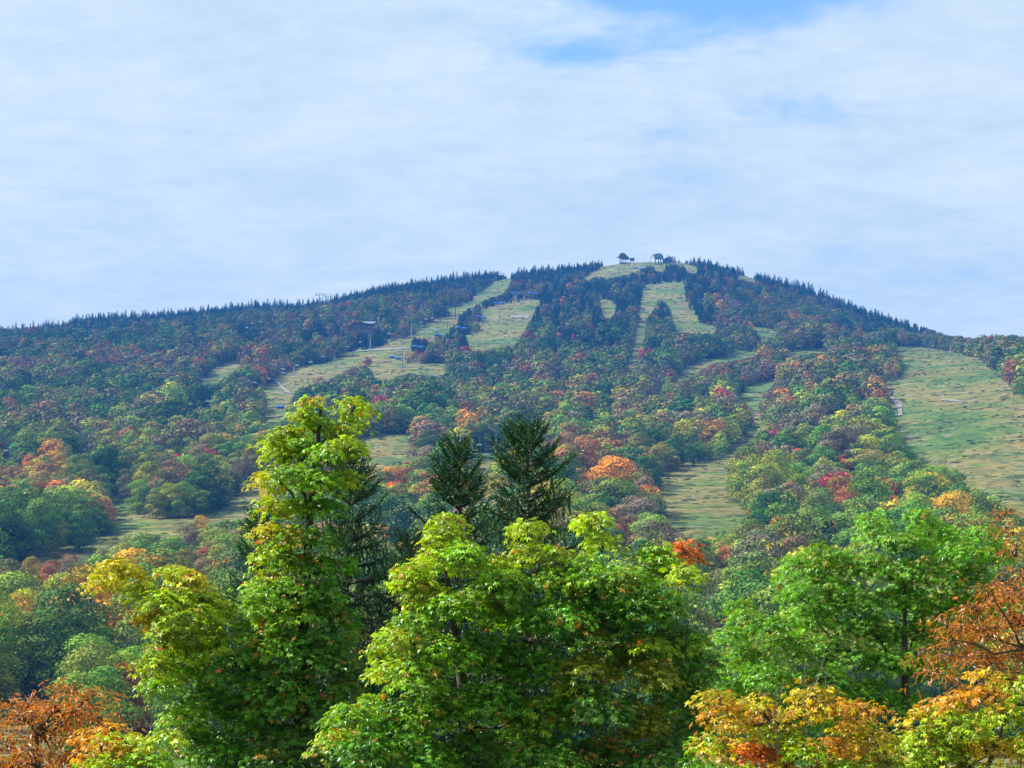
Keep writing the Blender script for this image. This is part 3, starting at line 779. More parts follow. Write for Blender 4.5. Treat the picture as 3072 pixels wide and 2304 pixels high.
tower(28, 1330, 1378, 'grey lift tower at the far left edge of the lower slope', 'valley', arm=6.0, kind='frame')
tower(252, 1322, 1352, 'lift tower crossarm poking out beside a small orange tree', 'valley', arm=9.0, kind='frame')
tower(823, 922, 945, 'pale lift tower under the left ridge', 'far', arm=6.0, kind='frame')
# centre lift
for fx, fy, lb in [(1438,1333,'upper pale chair left of the tower above the spruce gap'), (1425,1349,'lower pale chair left of the tower above the spruce gap'),
                   (1781,1243,'pale chair hanging before the broad wood right of the spruces')]:
    chair(fx, fy, False, lb, 'centre', 0.95)
tower(1490, 1292, 1364, 'pale lift tower with a framed crossarm between the two dark spruces', 'centre', kind='frame', arm=8.0)
tower(1617, 1262, 1300, 'lift tower crossarm beside an orange tree above the right spruce', 'centre', kind='frame', arm=9.0)
tower(1974, 1141, 1180, 'pale framed crossarm of a tower sunk in the woods mid slope', 'centre', kind='frame', arm=9.0)
tower(2264, 1026, 1058, 'dark lift tower at the top of the curving right run', 'centre', kind='frame', arm=7.0, steel=M_DARKST)
# lift at the right edge
tower(2852, 1028, 1054, 'lift tower at the top edge of the wide right run', 'right', arm=4.0)
tower(2960, 1073, 1103, 'lift tower at the right edge of the wide run, upper of two', 'right', arm=3.4, steel=M_DARKST)
tower(3028, 1126, 1160, 'lift tower at the right edge of the wide run, lower of two', 'right', arm=3.4, steel=M_DARKST)
# skyline towers
def skyline_tower(fx, f_top, f_base, label):
    tower(fx, f_top, f_base, label, 'sky', kind='frame', arm=9.5, steel=M_DARKST)
skyline_tower(958, 877, 911, 'left one of two dark framed towers standing on the left skyline')
skyline_tower(984, 879, 905, 'right one of two dark framed towers standing on the left skyline')
for lift, pts in list(ROPE.items()):
    if lift.endswith('_chairs') or len(pts) < 2: continue
    pts = sorted(pts, key=lambda p: p[1])
    line = [np.array(p[:3]) - np.array([0, 0, 0.45]) for p in pts]
    bits = []
    for s_ in (-1, 1):
        L_ = [q + np.array([s_ * pts[i][3] / 2, 0, 0]) for i, q in enumerate(line)]
        fine = []
        for a, b in zip(L_[:-1], L_[1:]):
            for t in np.linspace(0, 1, 8, endpoint=False): fine.append(a + (b - a) * t - np.array([0, 0, 4 * t * (1 - t) * np.linalg.norm(b - a) * 0.012]))
        fine.append(L_[-1]); bits.append(tube(fine, [0.05] * len(fine), 4))
    names = {'express': 'steel haul rope running over the towers of the blue chairs', 'upper': 'thin rope between the small towers right of the lodge',
             'old': 'steel haul rope running past the lodge along the wood edge', 'valley': 'haul rope low over the far left woods', 'far': 'haul rope under the left ridge',
             'centre': 'haul rope crossing the middle woods to the curving run', 'right': 'haul rope along the right edge of the wide run', 'sky': 'haul rope between the two skyline towers'}
    tag(obj('haul_rope', mesh_quads('haul_rope', *merge(bits), mats=(M_DARKST,))), names[lift], 'cable', 'haul ropes of the chairlifts')

def profile_solid(pts, y0, y1, t=0.0):
    """closed outline (x, z) extruded in y"""
    n = len(pts); V = [(x, y0, z) for x, z in pts] + [(x, y1, z) for x, z in pts]
    return V, [list(range(n)), list(range(2 * n - 1, n - 1, -1))] + [[i, i + n, (i + 1) % n + n, (i + 1) % n] for i in range(n)]
def poly_obj(name, V, F, mat, parent, smooth=False):
    me = bpy.data.meshes.new(name); me.from_pydata([tuple(map(float, v)) for v in V], [], F); me.materials.append(mat); me.update()
    return obj(name, me, parent)
def summit():
    # curved hood terminal on four legs
    g = ground_at(1866, 792); k = g.y / FPX / 22.12          # metres per unit of the enlarged measurement
    r = empty('lift_terminal', g); tag(r, 'dark rounded lift terminal on tall legs, left one on the summit', 'lift terminal', 'summit lift terminals')
    o = (480, 500)
    def c(p): return ((p[0] - o[0]) * k, (o[1] - p[1]) * k)
    hood = [c(p) for p in [(412,345),(414,318),(425,292),(448,268),(475,257),(505,257),(535,268),(565,292),(600,328),(640,372),(636,396),(560,396),(490,384),(428,366)]]
    V, F = profile_solid(hood, -3.5, 3.5); poly_obj('hood', V, F, M_DARKST, r)
    poly_obj('visor', *profile_solid([c(p) for p in [(360,350),(412,335),(412,345),(362,358)]], -2, 2), M_DARKST, r)
    for lx in (432, 465, 505, 556):
        x, z = c((lx, 365)); obj('leg', mesh_quads('leg', *boxvf((x, 0, z / 2 - 1.6), (0.75, 0.9, z + 3.2)), mats=(M_DARKST,)), r)
    x0, _ = c((432, 0)); x1, _ = c((650, 0)); obj('deck', mesh_quads('deck', *boxvf(((x0 + x1) / 2, 0, 0.5), (x1 - x0, 5, 1.9)), mats=(M_DARKST,)), r)
    # operator hut
    gh = ground_at(1896, 789); r = empty('operator_hut', gh); tag(r, 'small reddish operator hut on stilts right of the left terminal', 'hut')
    obj('cabin', mesh_quads('cabin', *boxvf((0, 0, 4.0), (5.0, 3.5, 2.6)), mats=(M_RED,)), r)
    obj('roof', mesh_quads('roof', *boxvf((0.1, 0, 5.55), (6.6, 4.6, 0.45)), mats=(M_DARKST,)), r)
    for s_ in (-1, 1): obj('leg', mesh_quads('leg', *boxvf((s_ * 1.7, 0, 1.2), (0.6, 0.6, 3.2)), mats=(M_DARKST,)), r)
    obj('window', mesh_quads('window', *boxvf((0.3, -1.78, 4.3), (2.2, 0.08, 1.1)), mats=(M_GLASS,)), r)
    # right terminal
    g = ground_at(1975, 790); r = empty('lift_terminal', g); tag(r, 'blue grey arched lift terminal, right one on the summit', 'lift terminal', 'summit lift terminals')
    o = (1290, 480)
    arch = [c2 for c2 in [((p[0] - o[0]) * k, (o[1] - p[1]) * k) for p in [(1195,322),(1215,298),(1250,277),(1290,267),(1335,270),(1370,288),(1392,318),(1402,360),(1404,380),(1215,380)]]]
    V, F = profile_solid(arch, -3.5, 3.5); poly_obj('hood', V, F, plain('blue_grey_panel', (0.12, 0.17, 0.24), .5), r)
    poly_obj('visor', *profile_solid([((p[0] - o[0]) * k, (o[1] - p[1]) * k) for p in [(1155,320),(1180,292),(1250,270),(1250,277),(1185,300),(1162,326)]], -3, 3), M_DARKST, r)
    for lx in (1228, 1292, 1345, 1396): obj('leg', mesh_quads('leg', *boxvf(((lx - o[0]) * k, 0, 1.9), (1.1, 1.6, 7.2)), mats=(M_DARKST,)), r)
    g2 = ground_at(2000, 790); r = empty('summit_house', g2); tag(r, 'dark gabled house beside the right summit terminal', 'house')
    W, D, H = 8.0, 7.0, 3.4
    obj('wall', mesh_quads('wall', *boxvf((0, 0, H / 2 - .4), (W, D, H + .8)), mats=(M_DARKST,)), r)
    poly_obj('roof', *profile_solid([(-W / 2 - .5, H), (0, H + 3.0), (W / 2 + .5, H), (W / 2 + .5, H + .25), (0, H + 3.4), (-W / 2 - .5, H + .25)], -D / 2 - .4, D / 2 + .4), M_DARKST, r)
    poly_obj('gable', *profile_solid([(-W / 2, H), (W / 2, H), (0, H + 2.9)], -D / 2, D / 2), M_DARKST, r)
    g3 = ground_at(1953, 788); r = empty('summit_mast', g3); tag(r, 'thin dark mast standing left of the right summit terminal', 'mast')
    obj('pole', mesh_quads('pole', *tube([(0, 0, -1), (0, 0, 9.3)], [0.28, 0.22], 6), mats=(M_DARKST,)), r)
    obj('beacon', mesh_quads('beacon', *boxvf((0, 0, 5.2), (0.7, 0.7, 2.0)), mats=(M_DARKST,)), r)
    a = ground_at(2019, 783); b = ground_at(2046, 787)
    v, f = tube([a + Vector((0, 0, 2.2)), b + Vector((0, 0, 0.8))], [0.45, 0.4], 4)
    posts = [boxvf(a.lerp(b, t) + Vector((0, 0, 0.6)), (0.3, 0.3, 2.6 - 1.2 * t)) for t in (0.05, 0.35, 0.65, 0.95)]
    tag(obj('summit_fence', mesh_quads('summit_fence', *merge([(v, f)] + posts), mats=(M_DARKST,))), 'low dark rail fence sloping down right of the summit house', 'fence')
summit()
def lodge():
    g = ground_at(1087, 1020); r = empty('lodge', g); tag(r, 'timber lodge with pale metal roof half hidden by trees', 'lodge')
    m1 = g.y / FPX / 3
    z0 = (1020 - 990) * m1; W = 74 * m1; D = 12.0
    lift_ = z0 - 2
    obj('wall', mesh_quads('wall', *boxvf((0, 0, (lift_ + 3) / 2), (W * .92, D, lift_ + 5)), mats=(M_WOOD,)), r)
    zt = lift_ + 5.0
    # the arched front roof and the long pale roof behind it
    th = [(-W * .53, zt - 2.2), (-W * .30, zt + 1.2), (-W * .10, zt + 2.4), (W * .12, zt + 1.4), (W * .40, zt + .3)]
    top = [(x, z + .5) for x, z in th][::-1]
    poly_obj('porch_roof', *profile_solid(th + top, -D / 2 - 2.5, -D / 2 + 4), M_DARKST, r)
    V = [(-W * .06, -D / 2 + 1, zt + 1.6), (W * .46, -D / 2 + 1, zt + 1.6), (W * .56, 3, zt + 4.4), (0, 3, zt + 4.4)]
    V += [(x, y, z + .35) for x, y, z in V]
    poly_obj('roof', V, [[0, 1, 2, 3], [7, 6, 5, 4], [0, 4, 5, 1], [1, 5, 6, 2], [2, 6, 7, 3], [3, 7, 4, 0]], M_ROOF, r)
    poly_obj('gable', *profile_solid([(-W * .46, zt - 2.4), (W * .44, zt - 2.4), (W * .40, zt + .1), (W * .12, zt + 1.2), (-W * .10, zt + 2.2), (-W * .30, zt + 1.0)], -D / 2 - .6, -D / 2 + 3), M_WOOD, r)
    for i in range(6):
        w_ = obj('window', mesh_quads('window', *boxvf((-W * .36 + i * W * .14, -D / 2 - .72, zt - 1.3), (W * .085, .12, 1.5)), mats=(M_GLASS,)), r)
    CLEAR.append((348, 322, 378, 329, g.y))
lodge()
CLEAR.append((615, 248, 684, 262, 2590))

# ------------------------------------------------------------------ foreground crowns: blobs in (u, v, ru, rv, tint, density)
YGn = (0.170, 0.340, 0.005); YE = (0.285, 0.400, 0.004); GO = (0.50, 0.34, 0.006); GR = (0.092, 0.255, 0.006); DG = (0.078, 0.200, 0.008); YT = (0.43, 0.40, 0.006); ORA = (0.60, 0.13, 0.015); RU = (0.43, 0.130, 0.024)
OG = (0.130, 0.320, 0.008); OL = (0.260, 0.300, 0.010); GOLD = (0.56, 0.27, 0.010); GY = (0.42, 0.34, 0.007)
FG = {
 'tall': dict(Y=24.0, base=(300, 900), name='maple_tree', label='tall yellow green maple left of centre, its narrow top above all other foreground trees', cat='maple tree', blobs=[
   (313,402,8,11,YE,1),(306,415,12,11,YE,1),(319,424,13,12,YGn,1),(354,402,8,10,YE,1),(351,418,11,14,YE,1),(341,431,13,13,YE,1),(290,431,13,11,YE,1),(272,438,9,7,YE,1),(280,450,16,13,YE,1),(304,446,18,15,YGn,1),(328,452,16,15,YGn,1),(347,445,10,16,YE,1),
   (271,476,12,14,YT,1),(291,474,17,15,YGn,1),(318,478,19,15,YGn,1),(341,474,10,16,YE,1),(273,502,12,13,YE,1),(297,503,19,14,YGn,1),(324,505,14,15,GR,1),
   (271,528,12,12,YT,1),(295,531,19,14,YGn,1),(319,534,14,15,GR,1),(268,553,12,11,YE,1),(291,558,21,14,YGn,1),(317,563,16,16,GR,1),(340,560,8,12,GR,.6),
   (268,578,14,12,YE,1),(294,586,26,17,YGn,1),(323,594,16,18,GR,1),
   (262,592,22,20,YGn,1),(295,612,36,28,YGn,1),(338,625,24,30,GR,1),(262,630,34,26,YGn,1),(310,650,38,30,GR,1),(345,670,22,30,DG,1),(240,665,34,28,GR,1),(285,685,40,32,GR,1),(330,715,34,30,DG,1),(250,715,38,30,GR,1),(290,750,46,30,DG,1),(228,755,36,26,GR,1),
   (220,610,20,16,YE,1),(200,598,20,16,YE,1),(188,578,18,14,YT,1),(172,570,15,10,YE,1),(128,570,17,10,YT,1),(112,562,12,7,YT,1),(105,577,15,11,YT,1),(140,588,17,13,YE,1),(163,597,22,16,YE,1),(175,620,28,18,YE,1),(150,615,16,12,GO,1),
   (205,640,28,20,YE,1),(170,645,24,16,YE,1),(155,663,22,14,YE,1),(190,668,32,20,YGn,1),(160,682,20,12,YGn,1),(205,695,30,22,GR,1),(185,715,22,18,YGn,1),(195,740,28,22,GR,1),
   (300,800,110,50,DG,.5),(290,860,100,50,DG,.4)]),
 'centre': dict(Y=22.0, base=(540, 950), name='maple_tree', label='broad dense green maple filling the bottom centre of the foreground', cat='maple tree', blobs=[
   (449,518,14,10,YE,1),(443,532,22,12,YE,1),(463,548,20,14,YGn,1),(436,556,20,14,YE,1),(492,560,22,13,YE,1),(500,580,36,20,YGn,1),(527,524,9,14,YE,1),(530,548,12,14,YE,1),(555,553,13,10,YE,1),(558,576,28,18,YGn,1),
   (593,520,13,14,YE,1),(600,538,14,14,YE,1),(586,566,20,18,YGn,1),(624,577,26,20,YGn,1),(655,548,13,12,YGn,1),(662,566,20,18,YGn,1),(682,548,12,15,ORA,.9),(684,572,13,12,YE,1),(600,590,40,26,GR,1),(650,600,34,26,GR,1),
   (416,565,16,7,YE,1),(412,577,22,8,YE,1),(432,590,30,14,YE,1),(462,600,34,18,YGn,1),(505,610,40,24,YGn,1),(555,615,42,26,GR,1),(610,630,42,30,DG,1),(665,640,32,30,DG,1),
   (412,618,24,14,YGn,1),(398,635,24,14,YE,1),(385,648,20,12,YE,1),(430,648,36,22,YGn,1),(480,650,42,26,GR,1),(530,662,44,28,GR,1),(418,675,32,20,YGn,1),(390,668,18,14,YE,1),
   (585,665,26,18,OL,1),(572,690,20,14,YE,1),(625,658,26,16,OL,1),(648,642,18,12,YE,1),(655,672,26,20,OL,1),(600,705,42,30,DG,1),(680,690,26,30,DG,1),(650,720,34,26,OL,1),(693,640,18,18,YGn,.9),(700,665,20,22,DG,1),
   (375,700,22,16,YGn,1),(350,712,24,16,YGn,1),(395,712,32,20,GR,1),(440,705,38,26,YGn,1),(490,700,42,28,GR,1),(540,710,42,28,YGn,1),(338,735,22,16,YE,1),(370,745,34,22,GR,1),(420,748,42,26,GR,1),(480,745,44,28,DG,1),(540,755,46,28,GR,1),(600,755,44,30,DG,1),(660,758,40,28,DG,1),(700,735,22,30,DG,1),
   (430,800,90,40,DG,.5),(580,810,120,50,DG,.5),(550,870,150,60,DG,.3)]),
 'oak': dict(Y=27.0, top=(905, 585), base=(880, 880), name='oak_tree', leaf='oak', label='bright blue green oak on the right with spreading dark limbs', cat='oak tree', blobs=[
   (871,516,13,10,OG,1),(918,512,13,10,OG,1),(930,524,18,12,OG,1),(875,530,18,12,OG,1),(903,540,32,16,OG,1),(950,532,22,14,OG,1),(982,532,16,12,OG,1),(996,550,18,16,OG,1),(955,552,34,18,OG,1),
   (818,546,14,9,YGn,1),(836,555,20,12,OG,1),(796,560,14,10,OG,1),(788,575,14,12,OG,1),(820,572,28,16,OG,1),(868,562,34,18,OG,1),(918,568,36,18,OG,1),(968,572,26,18,OG,1),(800,590,22,14,OG,1),
   (845,595,38,20,OG,1),(900,598,40,20,OG,1),(950,602,36,22,OG,1),(992,600,22,20,OG,1),(815,615,30,16,OG,1),(865,625,40,20,OG,1),(920,630,40,22,OG,1),(965,632,30,20,OG,1),
   (738,603,9,8,OG,1),(745,614,12,10,OG,1),(770,622,24,14,OG,1),(735,632,20,12,OG,1),(790,642,34,18,OG,1),(745,655,30,18,OG,1),(840,650,38,20,OG,1),(890,660,34,20,OG,1),(935,665,28,18,OG,1),(765,675,34,20,OG,1),(815,680,36,22,OG,1),(870,690,34,20,OG,1),(725,675,22,18,OG,1),(738,700,28,20,OG,1),
   (780,715,36,24,OG,.9),(840,720,40,24,OG,.8),(905,700,30,20,OG,.8),(820,775,90,40,OG,.4),(900,770,80,40,OG,.4),(870,850,110,50,OG,.3)]),
 'rustright': dict(Y=20.5, top=(1016, 650), base=(1090, 950), name='cherry_tree', leaf='lance', label='rust orange narrow leaved tree reaching in from the right edge', cat='cherry tree', blobs=[
   (1000,512,10,6,RU,.6),(1012,527,10,10,RU,.5),(1016,548,10,14,RU,.4),(1020,572,12,12,RU,.6),(1010,592,20,14,RU,1),(990,590,14,8,RU,.9),(1012,618,24,18,RU,1),(975,606,16,9,RU,.8),(985,630,24,14,RU,1),(961,625,16,9,RU,.8),(1012,650,26,18,RU,1),(980,655,20,14,RU,.9),
   (942,618,9,6,RU,.6),(948,655,16,9,RU,.8),(925,650,12,7,RU,.6),(935,672,12,9,RU,.7),(952,640,8,6,RU,.6),(1005,680,22,14,RU,1),(968,690,18,12,RU,.8),(1045,600,26,40,RU,.8),(1050,680,30,50,RU,.8),(1060,760,40,50,RU,.6)]),
 'goldleft': dict(Y=17.5, top=(800, 725), base=(790, 1000), name='young_maple', label='golden orange young maple at the bottom, left of the two by the oak', cat='maple tree', blobs=[
   (716,694,9,6,GY,1),(722,706,12,8,GOLD,1),(752,700,18,8,GY,1),(765,712,22,11,GOLD,1),(815,692,18,9,GY,1),(826,703,20,10,GOLD,1),(800,712,20,10,GY,1),(735,722,18,10,GO,1),(770,730,26,12,YE,1),(865,706,11,8,GOLD,1),(855,722,16,10,GY,1),
   (704,768,20,16,GR,1),(708,740,10,14,YGn,1),(725,745,20,12,GO,1),(760,752,30,14,ORA,.9),(800,745,26,14,YE,1),(838,742,22,13,GOLD,1),(875,738,20,12,GY,1),(735,768,30,16,YE,1),(785,772,34,16,GO,1),(840,768,34,16,YE,1),(882,762,22,14,OL,1),(800,820,80,40,OL,.5)]),
 'goldright': dict(Y=18.5, top=(980, 715), base=(985, 1000), name='young_maple', label='yellow gold young maple in the bottom right corner', cat='maple tree', blobs=[
   (946,698,15,9,GOLD,1),(950,710,22,10,YE,1),(922,712,18,8,GY,1),(985,672,10,9,GO,1),(984,690,14,10,GOLD,1),(1018,680,10,12,YE,1),(1022,700,16,14,YE,1),(1000,712,22,14,YE,1),(965,726,24,12,YE,1),(925,730,22,11,YE,1),(905,742,18,10,YE,1),(945,748,28,14,YE,1),(990,745,28,16,GO,1),(1030,740,26,24,YE,1),(920,765,30,14,YE,1),(970,770,34,16,OL,1),(1020,775,30,18,YE,1),(980,825,80,40,OL,.5)]),
 'rustleft': dict(Y=18.0, top=(45, 728), base=(30, 1000), name='cherry_tree', leaf='lance', label='rust orange cherry tree in the bottom left corner', cat='cherry tree', blobs=[
   (60,684,9,5,RU,.9),(74,690,13,6,RU,.9),(94,692,12,5,RU,.8),(10,700,14,6,RU,.9),(30,703,18,7,RU,.9),(56,706,20,8,RU,1),(84,708,20,8,RU,1),(105,718,12,7,RU,.9),(25,718,22,8,RU,.8),(62,722,22,8,RU,.8),(45,735,28,9,RU,.7),(85,735,22,9,RU,.9),(10,742,20,9,RU,.6),(35,752,30,10,RU,.8),(75,755,30,10,RU,.8),(15,765,30,12,RU,.8),(60,772,36,12,RU,.7),(110,762,24,12,RU,.7),(-30,730,30,20,RU,.7),(-20,770,40,30,RU,.6)]),
 'smallleft': dict(Y=17.0, base=(120, 1000), name='young_maple', label='low yellow green maple at the bottom beside the left rust tree', cat='maple tree', blobs=[
   (94,733,11,7,GOLD,1),(110,729,13,7,GOLD,1),(122,737,18,9,YE,1),(100,745,18,9,GOLD,1),(132,750,20,11,YE,1),(112,757,22,11,YE,1),(150,757,20,12,YGn,1),(95,768,22,12,YE,1),(130,772,26,12,YGn,1),(165,735,10,7,YE,.8),(165,772,24,12,YGn,1)]),
}
def leaf_template(kind):
    if kind == 'lance':
        V = np.array([(0, 0, 0), (0.17, 0.45, 0.05), (0, 1.25, -0.12), (-0.17, 0.45, 0.05)]); F = np.array([[0, 1, 2, 3]]); return V, F
    if kind == 'oak':
        angs = [0, 46, -46, 100, -100]; lens = [1.15, 0.92, 0.92, 0.6, 0.6]; nr = 0.30
    else:
        angs = [0, 50, -50, 108, -108]; lens = [1.05, 0.92, 0.92, 0.58, 0.58]; nr = 0.46
    V = [(0, 0.25, 0)]; F = []
    for a, l in zip(angs, lens):
        A = math.radians(a); hw = math.radians(25)
        tip = (math.sin(A) * l, 0.25 + math.cos(A) * l, -0.20 * l); n1 = (math.sin(A - hw) * nr, 0.25 + math.cos(A - hw) * nr, 0.05); n2 = (math.sin(A + hw) * nr, 0.25 + math.cos(A + hw) * nr, 0.05)
        i = len(V); V += [n1, tip, n2]; F.append([0, i, i + 1, i + 2])
    return np.array(V), np.array(F)
def grow_tree(key, T, seed):
    r = np.random.default_rng(seed); Y = T['Y']; m = Y / FPX
    kind = T.get('leaf', 'maple')
    lt, lf = leaf_template(kind)
    base = at(T['base'][0], T['base'][1], Y); bx = base.x
    gz = float(height(bx, Y)); root = np.array([bx, Y, gz])
    o = empty(T['name'], root.tolist()); tag(o, T['label'], T['cat'])
    B = []
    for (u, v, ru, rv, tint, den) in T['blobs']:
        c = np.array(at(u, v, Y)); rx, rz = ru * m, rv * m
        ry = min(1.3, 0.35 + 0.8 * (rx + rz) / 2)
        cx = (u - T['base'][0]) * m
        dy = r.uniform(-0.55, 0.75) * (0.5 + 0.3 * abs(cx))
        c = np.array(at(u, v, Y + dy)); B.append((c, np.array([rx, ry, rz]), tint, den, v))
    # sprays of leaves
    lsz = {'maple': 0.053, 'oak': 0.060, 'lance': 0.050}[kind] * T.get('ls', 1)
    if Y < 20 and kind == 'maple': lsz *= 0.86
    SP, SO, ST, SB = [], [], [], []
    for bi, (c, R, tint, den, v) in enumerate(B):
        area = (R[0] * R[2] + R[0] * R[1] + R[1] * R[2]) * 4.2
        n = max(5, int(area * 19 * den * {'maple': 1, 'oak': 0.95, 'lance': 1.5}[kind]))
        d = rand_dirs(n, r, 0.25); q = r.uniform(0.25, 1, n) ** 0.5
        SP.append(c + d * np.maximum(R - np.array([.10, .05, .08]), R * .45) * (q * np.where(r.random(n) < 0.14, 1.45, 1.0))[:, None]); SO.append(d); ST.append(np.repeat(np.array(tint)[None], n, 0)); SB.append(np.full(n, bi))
    SP, SO, ST, SB = map(np.concatenate, (SP, SO, ST, SB))
    ns = len(SP)
    sn = SO * np.array([0.34, 0.34, 0.1]) + np.array([0, 0, 1.0]) + r.normal(size=(ns, 3)) * 0.16; sn /= np.linalg.norm(sn, axis=1)[:, None]
    nl = {'maple': 19, 'oak': 17, 'lance': 18}[kind]
    SR = r.uniform(0.13, 0.27, ns)
    idx = np.repeat(np.arange(ns), nl); N_ = len(idx)
    t1 = np.cross(sn, [0.3, 1, 0.1]); t1 /= np.linalg.norm(t1, axis=1)[:, None]; t2 = np.cross(sn, t1)
    ang = r.uniform(0, 6.283, N_); rad = r.uniform(0.02, 1, N_) ** 0.6
    rd = t1[idx] * np.cos(ang)[:, None] + t2[idx] * np.sin(ang)[:, None]
    P = SP[idx] + rd * (rad * SR[idx])[:, None]
    P[:, 2] -= rad ** 2 * SR[idx] * 0.42; P += r.normal(size=P.shape) * 0.017
    n_ = sn[idx] + rd * 0.50 * rad[:, None] + r.normal(size=(N_, 3)) * (0.25 if kind != 'lance' else 0.6)
    n_ /= np.linalg.norm(n_, axis=1)[:, None]
    f_ = rd + SO[idx] * 0.4 + np.array([0, 0, -0.55 if kind != 'lance' else -0.8]) + r.normal(size=(N_, 3)) * 0.35
    f_ -= (f_ * n_).sum(1)[:, None] * n_; f_ /= np.linalg.norm(f_, axis=1)[:, None] + 1e-9
    x_ = np.cross(f_, n_)
    s_ = (lsz * r.uniform(0.62, 1.25, N_))[:, None, None]
    fold = r.uniform(0.4, 2.2, N_)[:, None]
    V = P[:, None] + s_ * (x_[:, None] * lt[None, :, 0:1] + f_[:, None] * lt[None, :, 1:2] + n_[:, None] * (lt[None, :, 2] * fold)[..., None])
    k = len(lt); F = (np.arange(N_) * k)[:, None, None] + lf[None]
    spray_v = r.uniform(0.55, 1.42, ns)
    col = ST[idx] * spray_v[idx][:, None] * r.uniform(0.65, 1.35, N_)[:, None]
    col = col * (1 + r.normal(size=(N_, 3)) * np.array([0.12, 0.05, 0.1]))
    # some sprays have turned further than their neighbours, and single leaves more still
    turned = r.random(ns) < {'tall': .05, 'centre': .035, 'oak': .018}.get(key, .10)
    one = r.random(N_) < (0.02 if kind != 'lance' else 0)
    tt = turned[idx] & (r.random(N_) < 0.6) | one
    if kind != 'lance': col[tt] = col[tt] * 0.25 + np.array([0.42, 0.19, 0.012]) * 0.75
    red = (r.random(N_) < 0.004); 
    if kind != 'lance': col[red] = np.array([0.62, 0.09, 0.02])
    else:
        w = r.random(N_); col[w < .25] = np.array([0.42, 0.17, 0.02]); col[w > .85] = np.array([0.20, 0.13, 0.02])
    col = np.clip(col, 0.002, 0.8)
    me = mesh_quads('crown', (V - root).reshape(-1, 3), F.reshape(-1, lf.shape[1]), np.repeat(col, len(lf), 0), (M_LEAF,))
    obj('crown', me, o)
    # trunk, limbs, twigs
    if 'top' in T: B_top = np.array(at(T['top'][0], T['top'][1], Y))
    top = B_top if 'top' in T else max(B, key=lambda b: b[0][2] if abs(b[0][0] - bx) < 1.6 else -9)[0]
    tr = [root + [0, 0, -0.3]]
    for t in np.linspace(0.15, 1, 9):
        p = root * (1 - t) + top * t; p = p + r.normal(size=3) * 0.09 * np.array([1, 1, 0]); tr.append(p)
    tr = np.array(tr); rt = np.linspace({'tall': .20, 'centre': .20, 'oak': .20, 'rustright': .022, 'rustleft': .03}.get(key, .035), 0.018, len(tr))
    parts = [tube(tr, rt, 8)]
    nodes = [(p, q_) for p, q_ in zip(tr, rt)]
    order = sorted(range(len(B)), key=lambda k_: abs(B[k_][0][0] - bx) + 0.25 * abs(B[k_][0][2] - tr[4][2]))
    for bi in order:
        c, R, tint, den, v = B[bi]
        cost = [np.linalg.norm(p - c) + 1.6 * max(0, p[2] - c[2] + 0.12) + (0.25 if k_ >= len(tr) else 0) for k_, (p, _) in enumerate(nodes)]
        j = int(np.argmin(cost)); st, rn = nodes[j]
        L_ = np.linalg.norm(c - st); r0 = min(rn * 0.8, 0.010 + 0.012 * L_)
        mid_ = st * 0.5 + c * 0.5 + np.array([0, 0, -0.06 * L_]) + r.normal(size=3) * 0.05 * L_
        parts.append(tube([st, st * .6 + mid_ * .4 + r.normal(size=3) * 0.02, mid_, mid_ * .5 + c * .5 + r.normal(size=3) * 0.03, c], [r0, r0 * .9, r0 * .75, r0 * .6, r0 * .45], 6))
        nodes.append((c, r0 * .6))
        sel = np.nonzero(SB == bi)[0]
        for s2 in sel[:: (2 if kind != 'lance' else 1)]:
            a = (mid_ * .4 + c * .6) if r.random() < .5 else c
            e = SP[s2]; parts.append(tube([a, a * .5 + e * .5 + r.normal(size=3) * 0.03 - [0, 0, .02], e], [0.009, 0.006, 0.003], 3))
    v, f = merge(parts)
    obj('trunk', mesh_quads('trunk', v - root, f, mats=(M_BARK,), smooth=True), o)
    return N_

